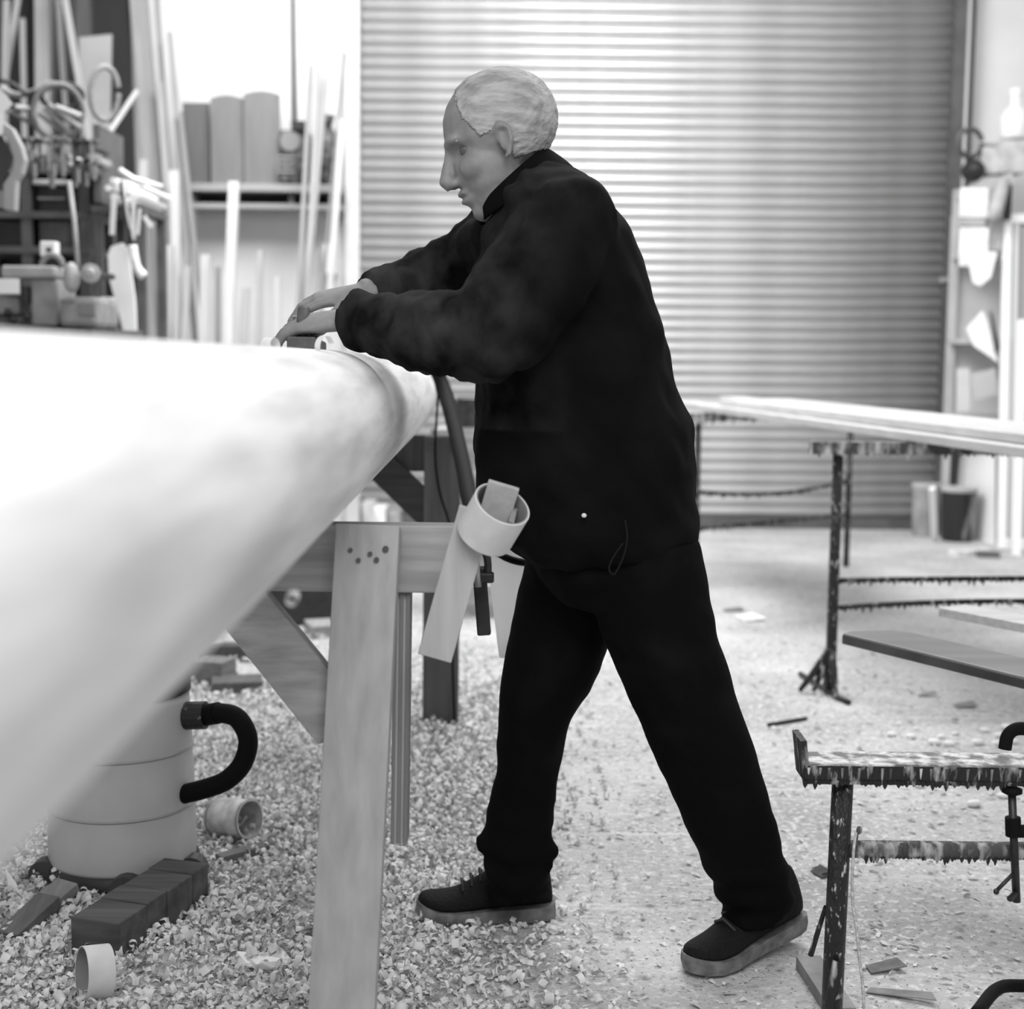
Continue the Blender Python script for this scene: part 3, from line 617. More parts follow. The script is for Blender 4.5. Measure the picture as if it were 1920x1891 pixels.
MB().box(((x0 + x1) / 2, 2.30, ZT - .004), (x1 - x0, .075, .008)).build('top_bar', mat('paint-caked top', .16, .6, 0, 38, .9, v2=.75, lo=.42, hi=.62, detail=8), t1)
MB().box(((x0 + x1) / 2, 2.265, ZT - .018), (x1 - x0, .006, .030)).build('bar_lip', m_drip, t1)
MB().beam((x0 + .006, 2.30, ZT - .03), (x0 - .002, 2.30, ZT + .036), .010, .07).build('end_stop', m_drip, t1)
d_ = MB(); drips(d_, (x0, 2.264, ZT - .032), (x1, 2.264, ZT - .032), 120, .001, .011, .0038); stuff(d_.build('paint_drips', m_drip, t1))
d_ = MB(); drips(d_, (x0, 2.2625, ZT - .012), (x1, 2.2625, ZT - .012), 46, .006, .030, .0021); stuff(d_.build('paint_runs', m_drip2, t1))
lx = at(1577, 1500, 2.3).x
MB().tube([(lx + .002, 2.30, ZT - .008), (lx - .002, 2.295, .25), (lx - .006, 2.29, 0)], px(20.5, 2.3), 20, ref=(0, 1, 0)).build('leg', m_drip3, t1, smooth=True); smooth_angle(t1.children[-1])
MB().tube([(1.30, 2.30, ZT - .008), (1.30, 2.29, 0)], px(20.5, 2.3), 20, ref=(0, 1, 0)).build('leg', m_drip3, t1, smooth=True)
zr = at(1700, 1592, 2.3).z
MB().tube([(lx, 2.30, zr), (1.30, 2.30, zr)], px(17, 2.3), 14, ref=(0, 1, 0)).build('stretcher', mat('dusty dripped rail', .06, .6, 0, 60, .9, 0, (1, 1, .3), v2=.4, lo=.48, hi=.66, detail=8), t1, smooth=True)
d_ = MB(); drips(d_, (lx + .03, 2.292, zr - px(12, 2.3)), (1.28, 2.292, zr - px(12, 2.3)), 120, .003, .013, .0036); stuff(d_.build('paint_drips', m_drip, t1))
MB().beam((lx - .004, 2.27, .14), (lx - .026, 2.265, 0.003), .014, .006).build('side_strip', m_drip, t1)
MB().beam(fl(1515, 1815) + Vector((0, 0, .012)), fl(1580, 1915) + Vector((0, 0, .012)), .045, .024, side=(0, 0, 1)).build('foot_bar', mat('dusty foot bar', .25, .7, .3, 12), t1)
MB().tube([(lx - .012, 2.30, .165), at(1548, 1700, 2.31), at(1520, 1790, 2.33)], [.003, .004, .005], 8).build('brace_rod', m_drip, t1)
tl = [at(x, y, 2.27) for x, y in ((1605, 1560), (1600, 1600), (1598, 1680), (1606, 1740), (1612, 1800), (1618, 1850), (1620, 1900))]
o = MB().tube(spline(tl, 5), .0025, 6).build('rope', mat('frayed pale rope', .5, .9, .3, 120, .5), smooth=True); tag(o, 'thin frayed rope hanging down the low trestle leg', 'rope')
o = MB().tube([at(1602, 1600, 2.275), at(1610, 1558, 2.27)], [.0015, .0012], 6).build('brush_stem', m_drip2); tag(o, 'tiny stem with a bud stuck on the low trestle rail', 'stem'); MB().ball(at(1611, 1556, 2.27), (.005, .004, .007), 8).build('bud', m_drip2, o)

gc = thing('g_clamp', 'black iron g-clamp gripping the low steel trestle at the right edge', 'clamp', at(1905, 1680, 2.26))
gp = spline([at(x, y, 2.27) for x, y in ((1884, 1404), (1890, 1378), (1908, 1366), (1935, 1372), (1955, 1410), (1960, 1480), (1955, 1540), (1935, 1556), (1900, 1558))], 6)
MB().tube(gp, [(.011, .008)] * len(gp), 10).build('frame', m_black, gc, smooth=True)
sx = 1898
MB().tube([at(sx - 1, 1480, 2.27), at(sx + 8, 1690, 2.27)], px(8, 2.27), 10).build('screw', m_blacksteel, gc, smooth=True)
MB().lathe([(.004, 0), (.016, .006), (.016, .012), (.006, .016)], 16, Matrix.Translation(at(sx - 1, 1492, 2.27))).build('pad', m_black, gc, smooth=True)
MB().tube([at(sx + 1, 1532, 2.27), at(sx + 2, 1566, 2.27)], px(15, 2.27), 14).build('nut_boss', m_black, gc)
MB().tube([at(1866, 1672, 2.25), at(1905, 1632, 2.27), ], px(4, 2.27), 8).build('tommy_bar', m_blacksteel, gc, smooth=True)
MB().ball(at(1868, 1671, 2.25), px(6, 2.27), 8).build('bar_end', m_blacksteel, gc); MB().tube([at(1906, 1672, 2.27), at(1893, 1685, 2.25)], px(6, 2.27), 8).build('bar_end', m_blacksteel, gc)

o = MB().tube(spline([at(1830, 1900, 2.30), fl(1870, 1884) + Vector((0, 0, .03)), fl(1930, 1868) + Vector((0, 0, .02)), fl(2100, 1860) + Vector((0, 0, .012))], 6), .011, 12).build('floor_hose', m_black, smooth=True); tag(o, 'black hose end at the bottom right corner of the floor', 'hose')

# far pair of tall dripped trestles and the planks across them
def steel_trestle(A, B_, h, label, rails, r=.017, foot=True, mt=None):
    A = Vector(A); B_ = Vector(B_); t = thing('steel_trestle', label, 'trestle', (A + B_) / 2, 'paint-dripped steel trestles'); up = Vector((0, 0, h)); d = (B_ - A).normalized()
    MB().beam(A - d * .09 + up - Vector((0, 0, .014)), B_ + d * .09 + up - Vector((0, 0, .014)), .05, .04, side=(0, 0, 1)).build('top_bar', m_drip2, t)
    dd = MB(); drips(dd, A - d * .08 + up - Vector((0, .022, .034)), B_ + d * .08 + up - Vector((0, .022, .034)), 50, .004, .02, .005); stuff(dd.build('paint_drips', m_drip2, t))
    for p in (A, B_):
        MB().tube([p + up - Vector((0, 0, .03)), p + Vector((0, 0, h * .45)), p], [r, r * 1.05, r * 1.1], 14, ref=(0, 1, 0)).build('leg', m_drip3, t, smooth=True)
        if foot:
            s = Vector((-1, -.35, 0)).normalized()
            for q in ((-.10, .0), (-.055, .0), (.0, -.09), (.0, .08)):
                MB().tube([p + Vector((0, 0, .16)), p + Vector((q[0] * .4, q[1] * .4, .09)), p + Vector((q[0], q[1], .008))], [.012, .014, .008], 7).build('foot_strut', m_drip, t, smooth=True)
    for z, sag in rails:
        L_ = [A.lerp(B_, i / 12) + Vector((0, 0, z - sag * 4 * (i / 12) * (1 - i / 12))) for i in range(13)]
        MB().tube(L_, .0085, 8, ref=(0, 1, 0)).build('rail', m_drip, t, smooth=True)
        dd = MB()
        for i in range(12): drips(dd, L_[i], L_[i + 1], 5, .006, .018, .005, (0, 0, -.006))
        stuff(dd.build('paint_drips', m_drip, t))
    return t
A1 = fl(1556, 1300); B1 = Vector((A1.x + 1.15, A1.y + .10, 0))
steel_trestle(A1, B1, .822, 'tall dripped steel trestle nearest under the white planks, with splayed crusted foot', ((.375, -.005), (.285, -.02)))
o = MB().tube([fl(1500, 1268) + Vector((0, 0, .01)), fl(1570, 1312) + Vector((0, 0, .01)), fl(1592, 1322) + Vector((0, 0, .01))], .009, 8).build('iron_rod', m_blacksteel, smooth=True); tag(o, 'dark iron rod lying at the tall trestle foot', 'rod')
A2 = fl(1302, 1100); B2 = fl(1586, 1062)
steel_trestle(A2, B2, .815, 'distant dripped steel trestle with sagging rail in front of the shutter', ((.455, .04), (.275, .0)), .015, False)
m_plank = mat('white primed plank', .52, .5, .10, 9, .02, 0, (4, .3, 4))
dirp = Vector((1.60, 4.5, 0)) - Vector((1.10, 7.2, 0)); dirp.normalize(); sdp = Vector((0, 0, 1)).cross(dirp)
base0 = Vector((1.18, 7.05, .823 + .008))
LBL = ['white plank at the left side of the pile on the tall trestles', 'second white plank from the left on the tall trestles', 'white plank in the middle of the pile on the tall trestles',
       'white plank right of the middle on the tall trestles', 'white plank lying on top along the left of the pile', 'white plank lying on top in the middle of the pile', 'white plank on top at the right of the pile']
for i in range(7):
    lay = 0 if i < 4 else 1; k = i if i < 4 else i - 4 + .5
    off = sdp * (-.27 + k * .135); st_ = (.0, .25, -.1, .35, .55, .15, .4)[i]; h = .028
    a = base0 + off + dirp * (st_ - .35) + Vector((0, 0, h / 2 + lay * (h + .002))); e = a + dirp * (5.2 - .1 * i)
    tag(MB().beam(a, e, .124, h, side=(0, 0, 1)).build('plank', m_plank, bevel=.003), LBL[i], 'plank', 'white planks on the tall trestles')

# varnished board laid across the low trestle
m_var = wood('varnished board face', .20, .12, 0, 8, .4); m_ved = mat('glossy dark varnish edge', .05, .12, .3, 10, spec=.7)
zb_ = ZT + .001
c0 = fl(1580, 1178, zb_ + .035); c1 = fl(1940, 1297, zb_ + .0); c1.z = c0.z
d = (c1 - c0); d.z = 0; d.normalize(); sd = Vector((0, 0, 1)).cross(d)
vb = thing('varnished_board', 'thick grey varnished board with glossy dark edge resting on the low trestle', 'board', c0 + d * .9)
q = lambda a, b, z: Vector((c0.x, c0.y, 0)) + d * a + sd * b + Vector((0, 0, z))
MB().prism([q(.0, .0, zb_ + .003), q(-.01, .035, zb_ + .003), q(.03, .12, zb_ + .003), q(.07, .145, zb_ + .003), q(1.75, .145, zb_ + .003), q(1.75, 0, zb_ + .003)], (0, 0, .022)).build('board', m_var, vb, bevel=.004)
MB().beam(q(.005, -.003, zb_ + .012), q(1.75, -.003, zb_ + .012), .021, .008, side=sd).build('edge', m_ved, vb, bevel=.003)
c2 = fl(1785, 1130, zb_ + .03)
o = MB().beam(Vector((c2.x, c2.y, zb_ + .012)), Vector((c2.x, c2.y, zb_ + .012)) + (d + sd * .05).normalized() * 1.7, .10, .022, side=(0, 0, 1)).build('plank', wood('bare plank', .5, .12, 0), bevel=.002); tag(o, 'pale bare plank lying behind the varnished board', 'plank')

# chips like white pellets scattered on the floor
cm = MB().ball((0, 0, .008), (.020, .011, .009), 8).mesh('wood_chip'); cm.materials.append(mat('white chip', .82, .8)); cm.polygons.foreach_set('use_smooth', [True] * len(cm.polygons))
for (x, y) in ((1672, 1380), (1708, 1384), (1765, 1384), (1790, 1378), (1846, 1372), (1874, 1382), (1752, 1396), (1780, 1398), (1832, 1396), (1868, 1398), (1900, 1394), (1888, 1368), (1728, 1470), (1800, 1464), (1816, 1472), (1850, 1470), (1880, 1466), (1880, 1496), (1826, 1512), (1724, 1476)):
    o = bpy.data.objects.new('wood_chip', cm); COL.objects.link(o); o.location = fl(x, y); o.rotation_euler = (0, 0, random.uniform(-.6, .6)); s = random.uniform(.7, 1.15); o.scale = (s, s, s)
    tag(o, 'white pellet-like chip scattered on the floor beyond the low trestle', 'chip', 'white chips beyond the low trestle')
def scrap(x, y, w_, l_, rz, v, label): 
    c = fl(x, y); R = Matrix.Rotation(rz, 3, 'Z'); P = [c + R @ Vector(p) for p in ((-w_ / 2, -l_ / 2, .002), (w_ / 2, -l_ / 2, .010), (w_ / 2.4, l_ / 2, .014), (-w_ / 2.2, l_ / 2, .003))]
    tag(MB().prism(P, (0, 0, .002)).build('scrap', mat('scrap %.2f' % v, v, .8, .2, 30)), label, 'scrap')
scrap(1405, 1160, .10, .12, .3, .7, 'pale curled scrap on the floor beside the rear knee')
scrap(1375, 1145, .09, .05, .1, .2, 'dark scrap just behind the pale curled scrap')
scrap(1660, 1818, .07, .03, .2, .15, 'dark jagged scrap right of the low trestle foot')
scrap(1690, 1870, .12, .02, -.4, .2, 'dark strip on the floor near the bottom right hose')
scrap(1540, 1640, .03, .04, .5, .06, 'small black flake left of the low trestle leg')
scrap(1810, 1325, .07, .04, .1, .2, 'dark leaf-like scrap under the varnished board')
scrap(1740, 1305, .06, .02, .1, .25, 'thin dark sliver on the floor below the varnished board')
# ------------------------------------------------------------------ timber leaning on the back wall
def on_lean(x, y, k, base=9.08, slope=.22):
    """picture direction met with the k-th layer of timber leaning on the back wall"""
    d = ray(x, y); A = base - .05 * k - slope * 3.4; return EYE + d * ((A + slope * CAM_H) / (d.y - slope * d.z))
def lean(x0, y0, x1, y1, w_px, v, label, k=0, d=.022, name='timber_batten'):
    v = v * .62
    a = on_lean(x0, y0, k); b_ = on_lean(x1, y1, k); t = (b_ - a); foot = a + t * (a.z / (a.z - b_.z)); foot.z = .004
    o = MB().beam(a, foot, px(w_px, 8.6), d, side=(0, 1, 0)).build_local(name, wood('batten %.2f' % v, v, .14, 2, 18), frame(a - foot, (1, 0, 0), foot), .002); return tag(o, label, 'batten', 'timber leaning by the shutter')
lean(256, -60, 312, 640, 34, .40, 'widest light plank leaning at the dark corner beside the tools', 2, .03, 'timber_plank')
lean(290, -60, 338, 640, 10, .36, 'thin batten touching the right edge of the widest plank', 3, .022)
lean(300, 155, 334, 640, 13, .5, 'shorter batten ending below the wall top, right of the widest plank', 4, .022)
lean(318, 60, 366, 640, 10, .42, 'slim batten crossing in front of the grey panel stack', 5, .022)
lean(338, 210, 385, 640, 8, .35, 'slimmest batten slanting before the shelf left end', 6, .022)
lean(326, 320, 334, 640, 17, .72, 'short pale board standing left of the shelf', 7, .022, 'timber_board')
lean(439, 342, 428, 640, 17, .82, 'pale squared post standing alone in front of the shelf', 11, .05, 'timber_post')
lean(583, 122, 556, 640, 8, .42, 'slender grey batten, left of the close pair by the shelf end', 4, .022)
lean(597, 122, 572, 640, 8, .5, 'slender grey batten, right of the close pair by the shelf end', 5, .022)
lean(628, -60, 565, 640, 14, .6, 'tall pale batten slanting across the shelf right end', 3, .022)
lean(646, 100, 596, 640, 6, .3, 'thin dark rod leaning against the shutter jamb', 6, .022)
lean(642, 225, 612, 640, 11, .7, 'pale batten beside the shutter jamb ending at shelf height', 7, .022)
lean(270, 300, 262, 640, 15, .6, 'short batten half behind the white hanging sheet', 5, .022)
for i, (x, y, w_, v, l) in enumerate(((352, 500, 12, .7, 'low pale offcut board standing left of the squared post'), (386, 478, 18, .85, 'low white board standing left of the squared post'), (408, 500, 10, .6, 'narrow low board between white board and squared post'),
      (462, 540, 14, .72, 'low pale strip right of the squared post'), (488, 470, 10, .6, 'low grey strip under the shelf middle'), (520, 520, 12, .78, 'low white strip under the shelf middle'), (318, 460, 16, .75, 'low pale board against the slim battens'))):
    lean(x, y, x - 6 + 3 * (i % 3), 640, w_, v * .85, l, (8, 9, 8, 7, 8, 7, 9)[i], .025, 'timber_strip')
# dark recess boards and long timbers at the left corner
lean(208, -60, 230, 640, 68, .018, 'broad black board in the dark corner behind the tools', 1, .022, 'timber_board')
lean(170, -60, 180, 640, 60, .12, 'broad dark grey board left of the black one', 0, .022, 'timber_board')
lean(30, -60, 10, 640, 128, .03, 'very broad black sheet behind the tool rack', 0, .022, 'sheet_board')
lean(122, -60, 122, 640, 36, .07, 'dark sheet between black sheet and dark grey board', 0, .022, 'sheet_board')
lean(80, -60, 86, 640, 28, .5, 'thick pale post rising behind the tangle of tools', 3, .05, 'timber_post')
lean(42, -60, 2, 200, 11, .55, 'pale lath slanting left at the top left corner', 2, .022)
lean(42, 35, 46, 240, 9, .45, 'short lath standing between slanted lath and thick post', 5, .022)
lean(112, -60, 164, 240, 11, .55, 'pale lath slanting right across the grey trapezoid panel', 8, .022)
lean(104, -60, 126, 240, 9, .4, 'grey lath just right of the thick post', 5, .022)
lean(12, 0, 8, 240, 12, .5, 'pale lath at the very left edge', 4, .022)
b = MB(); P = [at(148, 70, 8.45), at(208, 65, 8.45), at(196, 205, 8.2), at(160, 640, 8.0), at(158, 215, 8.2)]
q = [on_lean(148, 70, 6), on_lean(209, 64, 6), on_lean(198, 640, 6), on_lean(160, 640, 6)]
for p_, t_ in ((2, 1), (3, 0)): e_ = q[p_] - q[t_]; q[p_] = q[t_] + e_ * (q[t_].z / (q[t_].z - q[p_].z))
tag(MB().prism(q, (0, .02, 0)).build('plywood_sheet', mat('grey ply', .26, .8, .08, 4)), 'grey trapezoid plywood panel leaning behind the tools', 'panel')
tag(MB().tube([at(256, 172, 7.6), at(192, 268, 6.95)], .014, 8).build('dowel', wood('dowel', .3, .1)), 'loose dowel slanting from the rack to the widest plank', 'dowel')

# shelf with panels and a motor
m_sh = wood('shelf board', .3, .15, 0, 10)
shf = thing('wall_shelf', 'long wooden wall shelf with two boards beside the shutter', 'shelf', at(490, 385, 9.0))
sa = at(352, 350, 8.85); sb_ = at(640, 352, 8.85)
MB().box(((sa.x + sb_.x) / 2, 9.0, sa.z), (sb_.x - sa.x, .30, .045)).build('shelf_board', m_sh, shf, bevel=.003)
MB().box(((sa.x + sb_.x) / 2, 9.0, at(490, 386, 8.85).z), (sb_.x - sa.x, .30, .03)).build('shelf_board', m_sh, shf)
MB().box(((sa.x + sb_.x) / 2, 9.13, at(490, 369, 8.85).z), (sb_.x - sa.x, .03, .10)).build('back_board', mat('dark batten', .05, .8), shf)
for x in (362, 545, 632): MB().box((at(x, 370, 8.9).x, 9.02, at(x, 370, 8.85).z), (.03, .22, .10)).build('spacer', m_darkwood, shf)
zs = sa.z + .0235
def panel(xl, xr, yt, Y, v, label, arch=0.0, thick=.03):
    a = at(xl, yt, Y); b_ = at(xr, yt, Y); top = [Vector((a.x + (b_.x - a.x) * i / 8, Y, a.z + arch * math.sin(math.pi * i / 8))) for i in range(9)]
    tag(MB().prism([Vector((a.x, Y - .0, zs))] + top + [Vector((b_.x, Y, zs))], (0, thick, 0)).build('plywood_board', mat('panel grey %.2f' % v, v * .55, .8, .12, 5, 0, 0, (3, 1, .4)), bevel=.004), label, 'panel', 'panels on the wall shelf')
panel(342, 392, 192, 9.03, .22, 'dark narrow panel standing leftmost on the wall shelf')
panel(394, 456, 184, 8.97, .33, 'grey panel with curved top, left of the shelf pair', .02)
panel(456, 524, 176, 8.94, .34, 'grey panel with curved top, right of the shelf pair', .02)
m_grime = mat('grimy metal', .09, .5, .7, 25, .3, .3)
mo = thing('motor_unit', 'grimy motor with fittings on the shelf under the conduit', 'motor', Vector((at(555, 330, 8.95).x, 8.95, zs)))
c = Vector(mo['_o']); MB().box(c + Vector((0, 0, .16)), (.18, .16, .32)).build('housing', m_grime, mo, bevel=.02)
MB().tube([c + Vector((-.02, -.1, .25)), c + Vector((-.02, -.06, .25))], .06, 16, ref=(0, 0, 1)).build('end_cap', mat('pale cap', .2, .5), mo)
MB().tube([c + Vector((.05, -.1, .06)), c + Vector((.05, -.06, .06))], .04, 12, ref=(0, 0, 1)).build('pulley', m_blacksteel, mo)
for k in range(4): MB().box(c + Vector((-.05, -.085, .07 + k * .03)), (.1, .02, .010)).build('fin', mat('fin', .3, .5), mo)
MB().box(c + Vector((.03, -.085, .36 - .02)), (.08, .06, .05)).build('terminal_box', m_blacksteel, mo)
tk = thing('sack', 'dark slumped sack at the right end of the wall shelf', 'sack', Vector((at(612, 330, 8.95).x, 8.95, zs)))
c = Vector(tk['_o']); sm_ = MB().ball(c + Vector((0, 0, .18)), (.075, .09, .19), 18); sm_.v = [(x, y, max(z, c.z)) for x, y, z in sm_.v]; sm_.build('sack_body', m_grime, tk, smooth=True)
MB().tube([c + Vector((0, 0, .34)), c + Vector((.01, -.01, .42))], [.03, .045], 10).build('sack_neck', m_grime, tk, smooth=True)
cx_ = at(551, 100, 9.1).x
o = MB().tube([(cx_, 9.11, zs + .39), (cx_ - .01, 9.11, 4.0)], .013, 10).build('conduit_pipe', mat('dark conduit', .12, .5), smooth=True); tag(o, 'thin dark conduit running up the white wall', 'pipe')
c = at(610, 482, 8.8); tag(MB().box((c.x, 9.05, c.z), (.075, .18, .18)).build('switch_box', mat('white box', .88, .5), bevel=.01), 'small white box on the wall below the shelf end', 'box')

# ------------------------------------------------------------------ bench, machine and tool rack on the left
m_gm = mat('grey machine enamel', .26, .5, .18, 14, .05); m_gmd = mat('dark machine cavity', .03, .6); m_gml = mat('light machine enamel', .36, .5, .1, 14)
zt = at(90, 616, 5.6).z; xr = at(186, 600, 5.6).x; xl = -2.75
wb = thing('workbench', 'dark cupboard bench under the grey machine, mostly hidden by the mast', 'workbench', ((xl + xr) / 2, 5.85, 0))
MB().box(((xl + xr) / 2, 5.85, zt - .02), (xr - xl + .02, .74, .04)).build('bench_top', m_darkwood, wb, bevel=.003)
for sx in (xl + .05, xr - .05):
    for y in (5.53, 6.17): MB().box((sx, y, (zt - .04) / 2), (.08, .08, zt - .04)).build('leg', m_darkwood, wb)
MB().box(((xl + xr) / 2, 5.85, .25), (xr - xl - .1, .6, .03)).build('lower_shelf', m_darkwood, wb)
mc = thing('bench_machine', 'grey bench woodworking machine with round handwheel standing left behind the mast', 'machine', ((at(60, 616, 5.6).x), 5.75, zt))
def mbox(name, x0, y0, x1, y1, Y, dep, m_, bev=.01, par=mc):
    a = at(x0, y0, Y); b_ = at(x1, y1, Y); return MB().box(((a.x + b_.x) / 2, Y + dep / 2, (a.z + b_.z) / 2), (abs(b_.x - a.x), dep, abs(a.z - b_.z))).build(name, m_, par, bevel=bev)
mbox('bed', 0, 497, 103, 521, 5.55, .25, m_gml, .012); mbox('column', 56, 521, 108, 612, 5.58, .25, m_gm, .012); mbox('motor_box', 110, 556, 184, 614, 5.52, .30, m_gm, .02)
mbox('motor_panel', 146, 566, 178, 592, 5.51, .02, mat('inset panel', .2, .5), .004); mbox('motor_panel', 112, 560, 138, 566, 5.51, .02, mat('inset panel', .2, .5), .002)
mbox('label_plate', -6, 522, 35, 551, 5.54, .02, mat('white plate', .85, .5), .002); mbox('lower_body', -40, 552, 36, 590, 5.6, .2, m_gm, .01); mbox('slot', 38, 536, 54, 568, 5.57, .05, m_gmd, .004)
mbox('base', -40, 590, 110, 615, 5.62, .25, mat('dark machine foot', .14, .5, .5, 20), .01)
c = at(170, 512, 5.55); MB().lathe([(.033, -.01), (.036, 0), (.036, .015), (.02, .02), (.012, .03)], 24, frame((0.1, -1, 0), (1, 0, 0), c)).build('handwheel', m_gml, mc); smooth_angle(mc.children[-1])
MB().tube([c + Vector((0, .02, 0)), c + Vector((0, .3, -.0))], .012, 8).build('wheel_shaft', m_gmd, mc)
c = at(134, 520, 5.56); MB().ball(c, (.030, .04, .058), 16).build('oval_knob', m_gml, mc, smooth=True)
a_ = [at(98 + 20 * math.cos(t_), 502 - 24 * math.sin(t_), 5.62) for t_ in [math.pi * i / 10 for i in range(11)]]
MB().tube(a_, .012, 8).build('guard_arch', m_gm, mc, smooth=True); mbox('guard_recess', 82, 482, 114, 502, 5.64, .02, m_gmd, .004)
mbox('tin_lid', 74, 452, 104, 480, 5.75, .06, mat('white plate', .85, .5), .006); mbox('tin_gap', 86, 464, 96, 472, 5.745, .01, m_gmd, .001)
mbox('small_block', 182, 556, 208, 580, 5.7, .1, m_gml, .012)
for x, y in ((15, 585), (24, 600), (50, 594)): MB().ball(at(x, y, 5.56), .016, 8).build('bolt_knob', m_gmd, mc, smooth=True)
MB().tube([at(130, 340, 5.9), at(140, 420, 5.85), at(146, 500, 5.7)], .010, 8).build('lever', m_gm, mc, smooth=True)

RY = 6.75
rk = thing('tool_rack', 'cluttered steel tool rack with shelves and drawers behind the machine', 'rack', (at(80, 600, RY).x, RY, 0))
m_rk = mat('rack steel', .10, .5, .2, 10)
xa, xb = at(-60, 400, RY).x, at(166, 400, RY).x
for x in (xa, at(58, 400, RY).x, xb):
    for y in (RY - .05, RY + .35): MB().box((x, y, at(58, 270, RY).z / 2), (.045, .04, at(58, 270, RY).z)).build('post', m_rk, rk)
for yy in (322, 405, 470, 560): MB().box(((xa + xb) / 2, RY + .15, at(80, yy, RY).z), (xb - xa + .04, .46, .03)).build('rack_shelf', m_rk, rk)
MB().box(((xa + xb) / 2, RY + .38, 1.0), (xb - xa, .02, 2.0)).build('rack_back', m_gmd, rk)
def rbox(nm, x0, y0, x1, y1, Y, dep, v, label, cat, rough=.6):
    a = at(x0, y0, Y); b_ = at(x1, y1, Y); o = MB().box(((a.x + b_.x) / 2, Y + dep / 2, (a.z + b_.z) / 2), (abs(b_.x - a.x), dep, abs(a.z - b_.z))).build(nm, mat('%s grey %.2f' % (nm, v), v, rough, .2, 12), bevel=.006); return tag(o, label, cat)
rbox('drawer_unit', 72, 350, 128, 397, RY - .03, .35, .05, 'black drawer unit on the rack below the tool tangle', 'drawers')
MB().box(at(97, 372, RY - .04), (.12, .02, .012)).build('drawer_handle', mat('pull', .3, .4), bpy.data.objects['drawer_unit'])
bpy.data.objects['drawer_handle'].location -= Vector(bpy.data.objects['drawer_unit']['_o']) * 0
rbox('tool_case', 72, 414, 128, 462, RY - .03, .35, .1, 'dark grey tool case on the middle rack shelf', 'case')
rbox('tool_case', -6, 414, 46, 462, RY - .03, .3, .03, 'black tool case at the left end of the middle rack shelf', 'case')
rbox('work_lamp', 60, 336, 126, 346, RY - .08, .06, .6, 'pale strip lamp along the front of the rack shelf', 'lamp')
rbox('tool_case', -4, 522, 46, 551, RY - .03, .3, .08, 'flat dark case on the lower rack shelf', 'case')
# ropes, hoses and handles heaped on the rack
def rope(pts, r, v, label, nm='rope_coil', cat='rope', closed=False):
    o = MB().tube(spline(pts, 6) if not closed else pts, r, 8, closed=closed).build(nm, mat('%s tone %.2f' % (cat, v), v * .6 if v < .8 else v, .6, .2, 20), smooth=True); return tag(o, label, cat)
def loop(cx, cy, rx, ry, Y, n=28, wob=.15, tilt=.4, turns=1):
    return [at(cx + rx * math.cos(2 * math.pi * i / n) * (1 + .04 * (i // n)), cy + ry * math.sin(2 * math.pi * i / n) * (1 - .05 * (i // n)), Y + tilt * .1 * math.sin(2 * math.pi * i / n + 1) + .012 * (i // n)) for i in range(n * turns)]
rope(loop(108, 210, 46, 52, 6.5, turns=2), .012, .28, 'grey hose coil hung over the top of the rack', 'hose_coil', 'hose')
rope(loop(116, 180, 38, 24, 6.55, turns=2), .010, .05, 'black cable coil on top of the grey hose coil', 'cable_coil', 'cable')
rope(loop(196, 175, 26, 50, 7.2, turns=1), .014, .35, 'tall thin hoop leaning in the dark corner', 'hoop', 'hoop')
rope([at(x, y, 6.6) for x, y in ((0, 165), (30, 178), (62, 172), (90, 158), (120, 160))], .014, .45, 'pale hose end draped along the rack top', 'hose_length', 'hose')
rope([at(x, y, 6.55) for x, y in ((0, 150), (25, 158), (50, 175), (66, 170))], .010, .08, 'dark rope end at the left of the rack top', 'rope_length')
for i, (x0, y0, x1, y1, w_, v, l) in enumerate(((82, 202, 132, 250, .011, .35, 'handle slanting through the hose coil, upper one'), (90, 196, 150, 240, .012, .42, 'handle slanting through the hose coil, longest one'), (72, 212, 118, 248, .010, .3, 'handle slanting through the hose coil, lowest one'),
      (104, 200, 150, 218, .013, .6, 'pale broad handle lying over the hose coil'), (28, 200, 56, 206, .012, .6, 'short pale handle left of the hose coil'), (10, 205, 60, 232, .009, .22, 'dark rod slanting at the left of the rack top'),
      (96, 278, 98, 312, .012, .75, 'bright short tube standing on the rack shelf'), (94, 274, 118, 268, .012, .7, 'bright short tube lying across the standing one'), (72, 306, 92, 286, .011, .4, 'grey short bar leaning on the bright tube'),
      (40, 317, 46, 288, .008, .25, 'dark peg at the left end of the rack shelf'))):
    o = MB().tube([at(x0, y0, 6.45 + .29 * (i > 5)), at(x1, y1, 6.5 + .25 * (i > 5))], [w_, w_ * 1.15], 10).build('tool_shank', mat('handle %.2f' % v, v * .6, .5), smooth=False); smooth_angle(o); tag(o, l, 'handle', 'handles on the tool rack')
for x, y, v, l in ((133, 294, .7, 'bright rod end above two others on the rack'), (142, 301, .65, 'bright rod end at the right of three'), (133, 306, .72, 'lowest bright rod end of three')):
    o = MB().tube([at(x, y, 6.5), at(x, y, 6.5) + Vector((0, .4, 0))], px(4.6, 6.5), 12).build('rod', mat('bright rod', .75, .5)); tag(o, l, 'rod', 'rods stored end-on')
for k, (x, y, r) in enumerate(((178, 300, 16), (196, 310, 14), (184, 322, 12))):
    o = MB().ball(at(x, y, 6.6), (px(r, 6.6), .06, px(r * .8, 6.6)), 12).build('rag', mat('grey rag', .2, .9, .3, 20, .5), smooth=True); tag(o, ('grey rag bundle, left of the heap beside the rods', 'grey rag bundle, right of the heap beside the rods', 'small grey rag at the bottom of the heap')[k], 'rag')
tr_ = thing('tube_stand', 'low stand carrying bright tubes and rags between rack and leaning timber', 'stand', (at(215, 600, 6.6).x, 6.85, 0))
zz = at(200, 392, 6.6).z
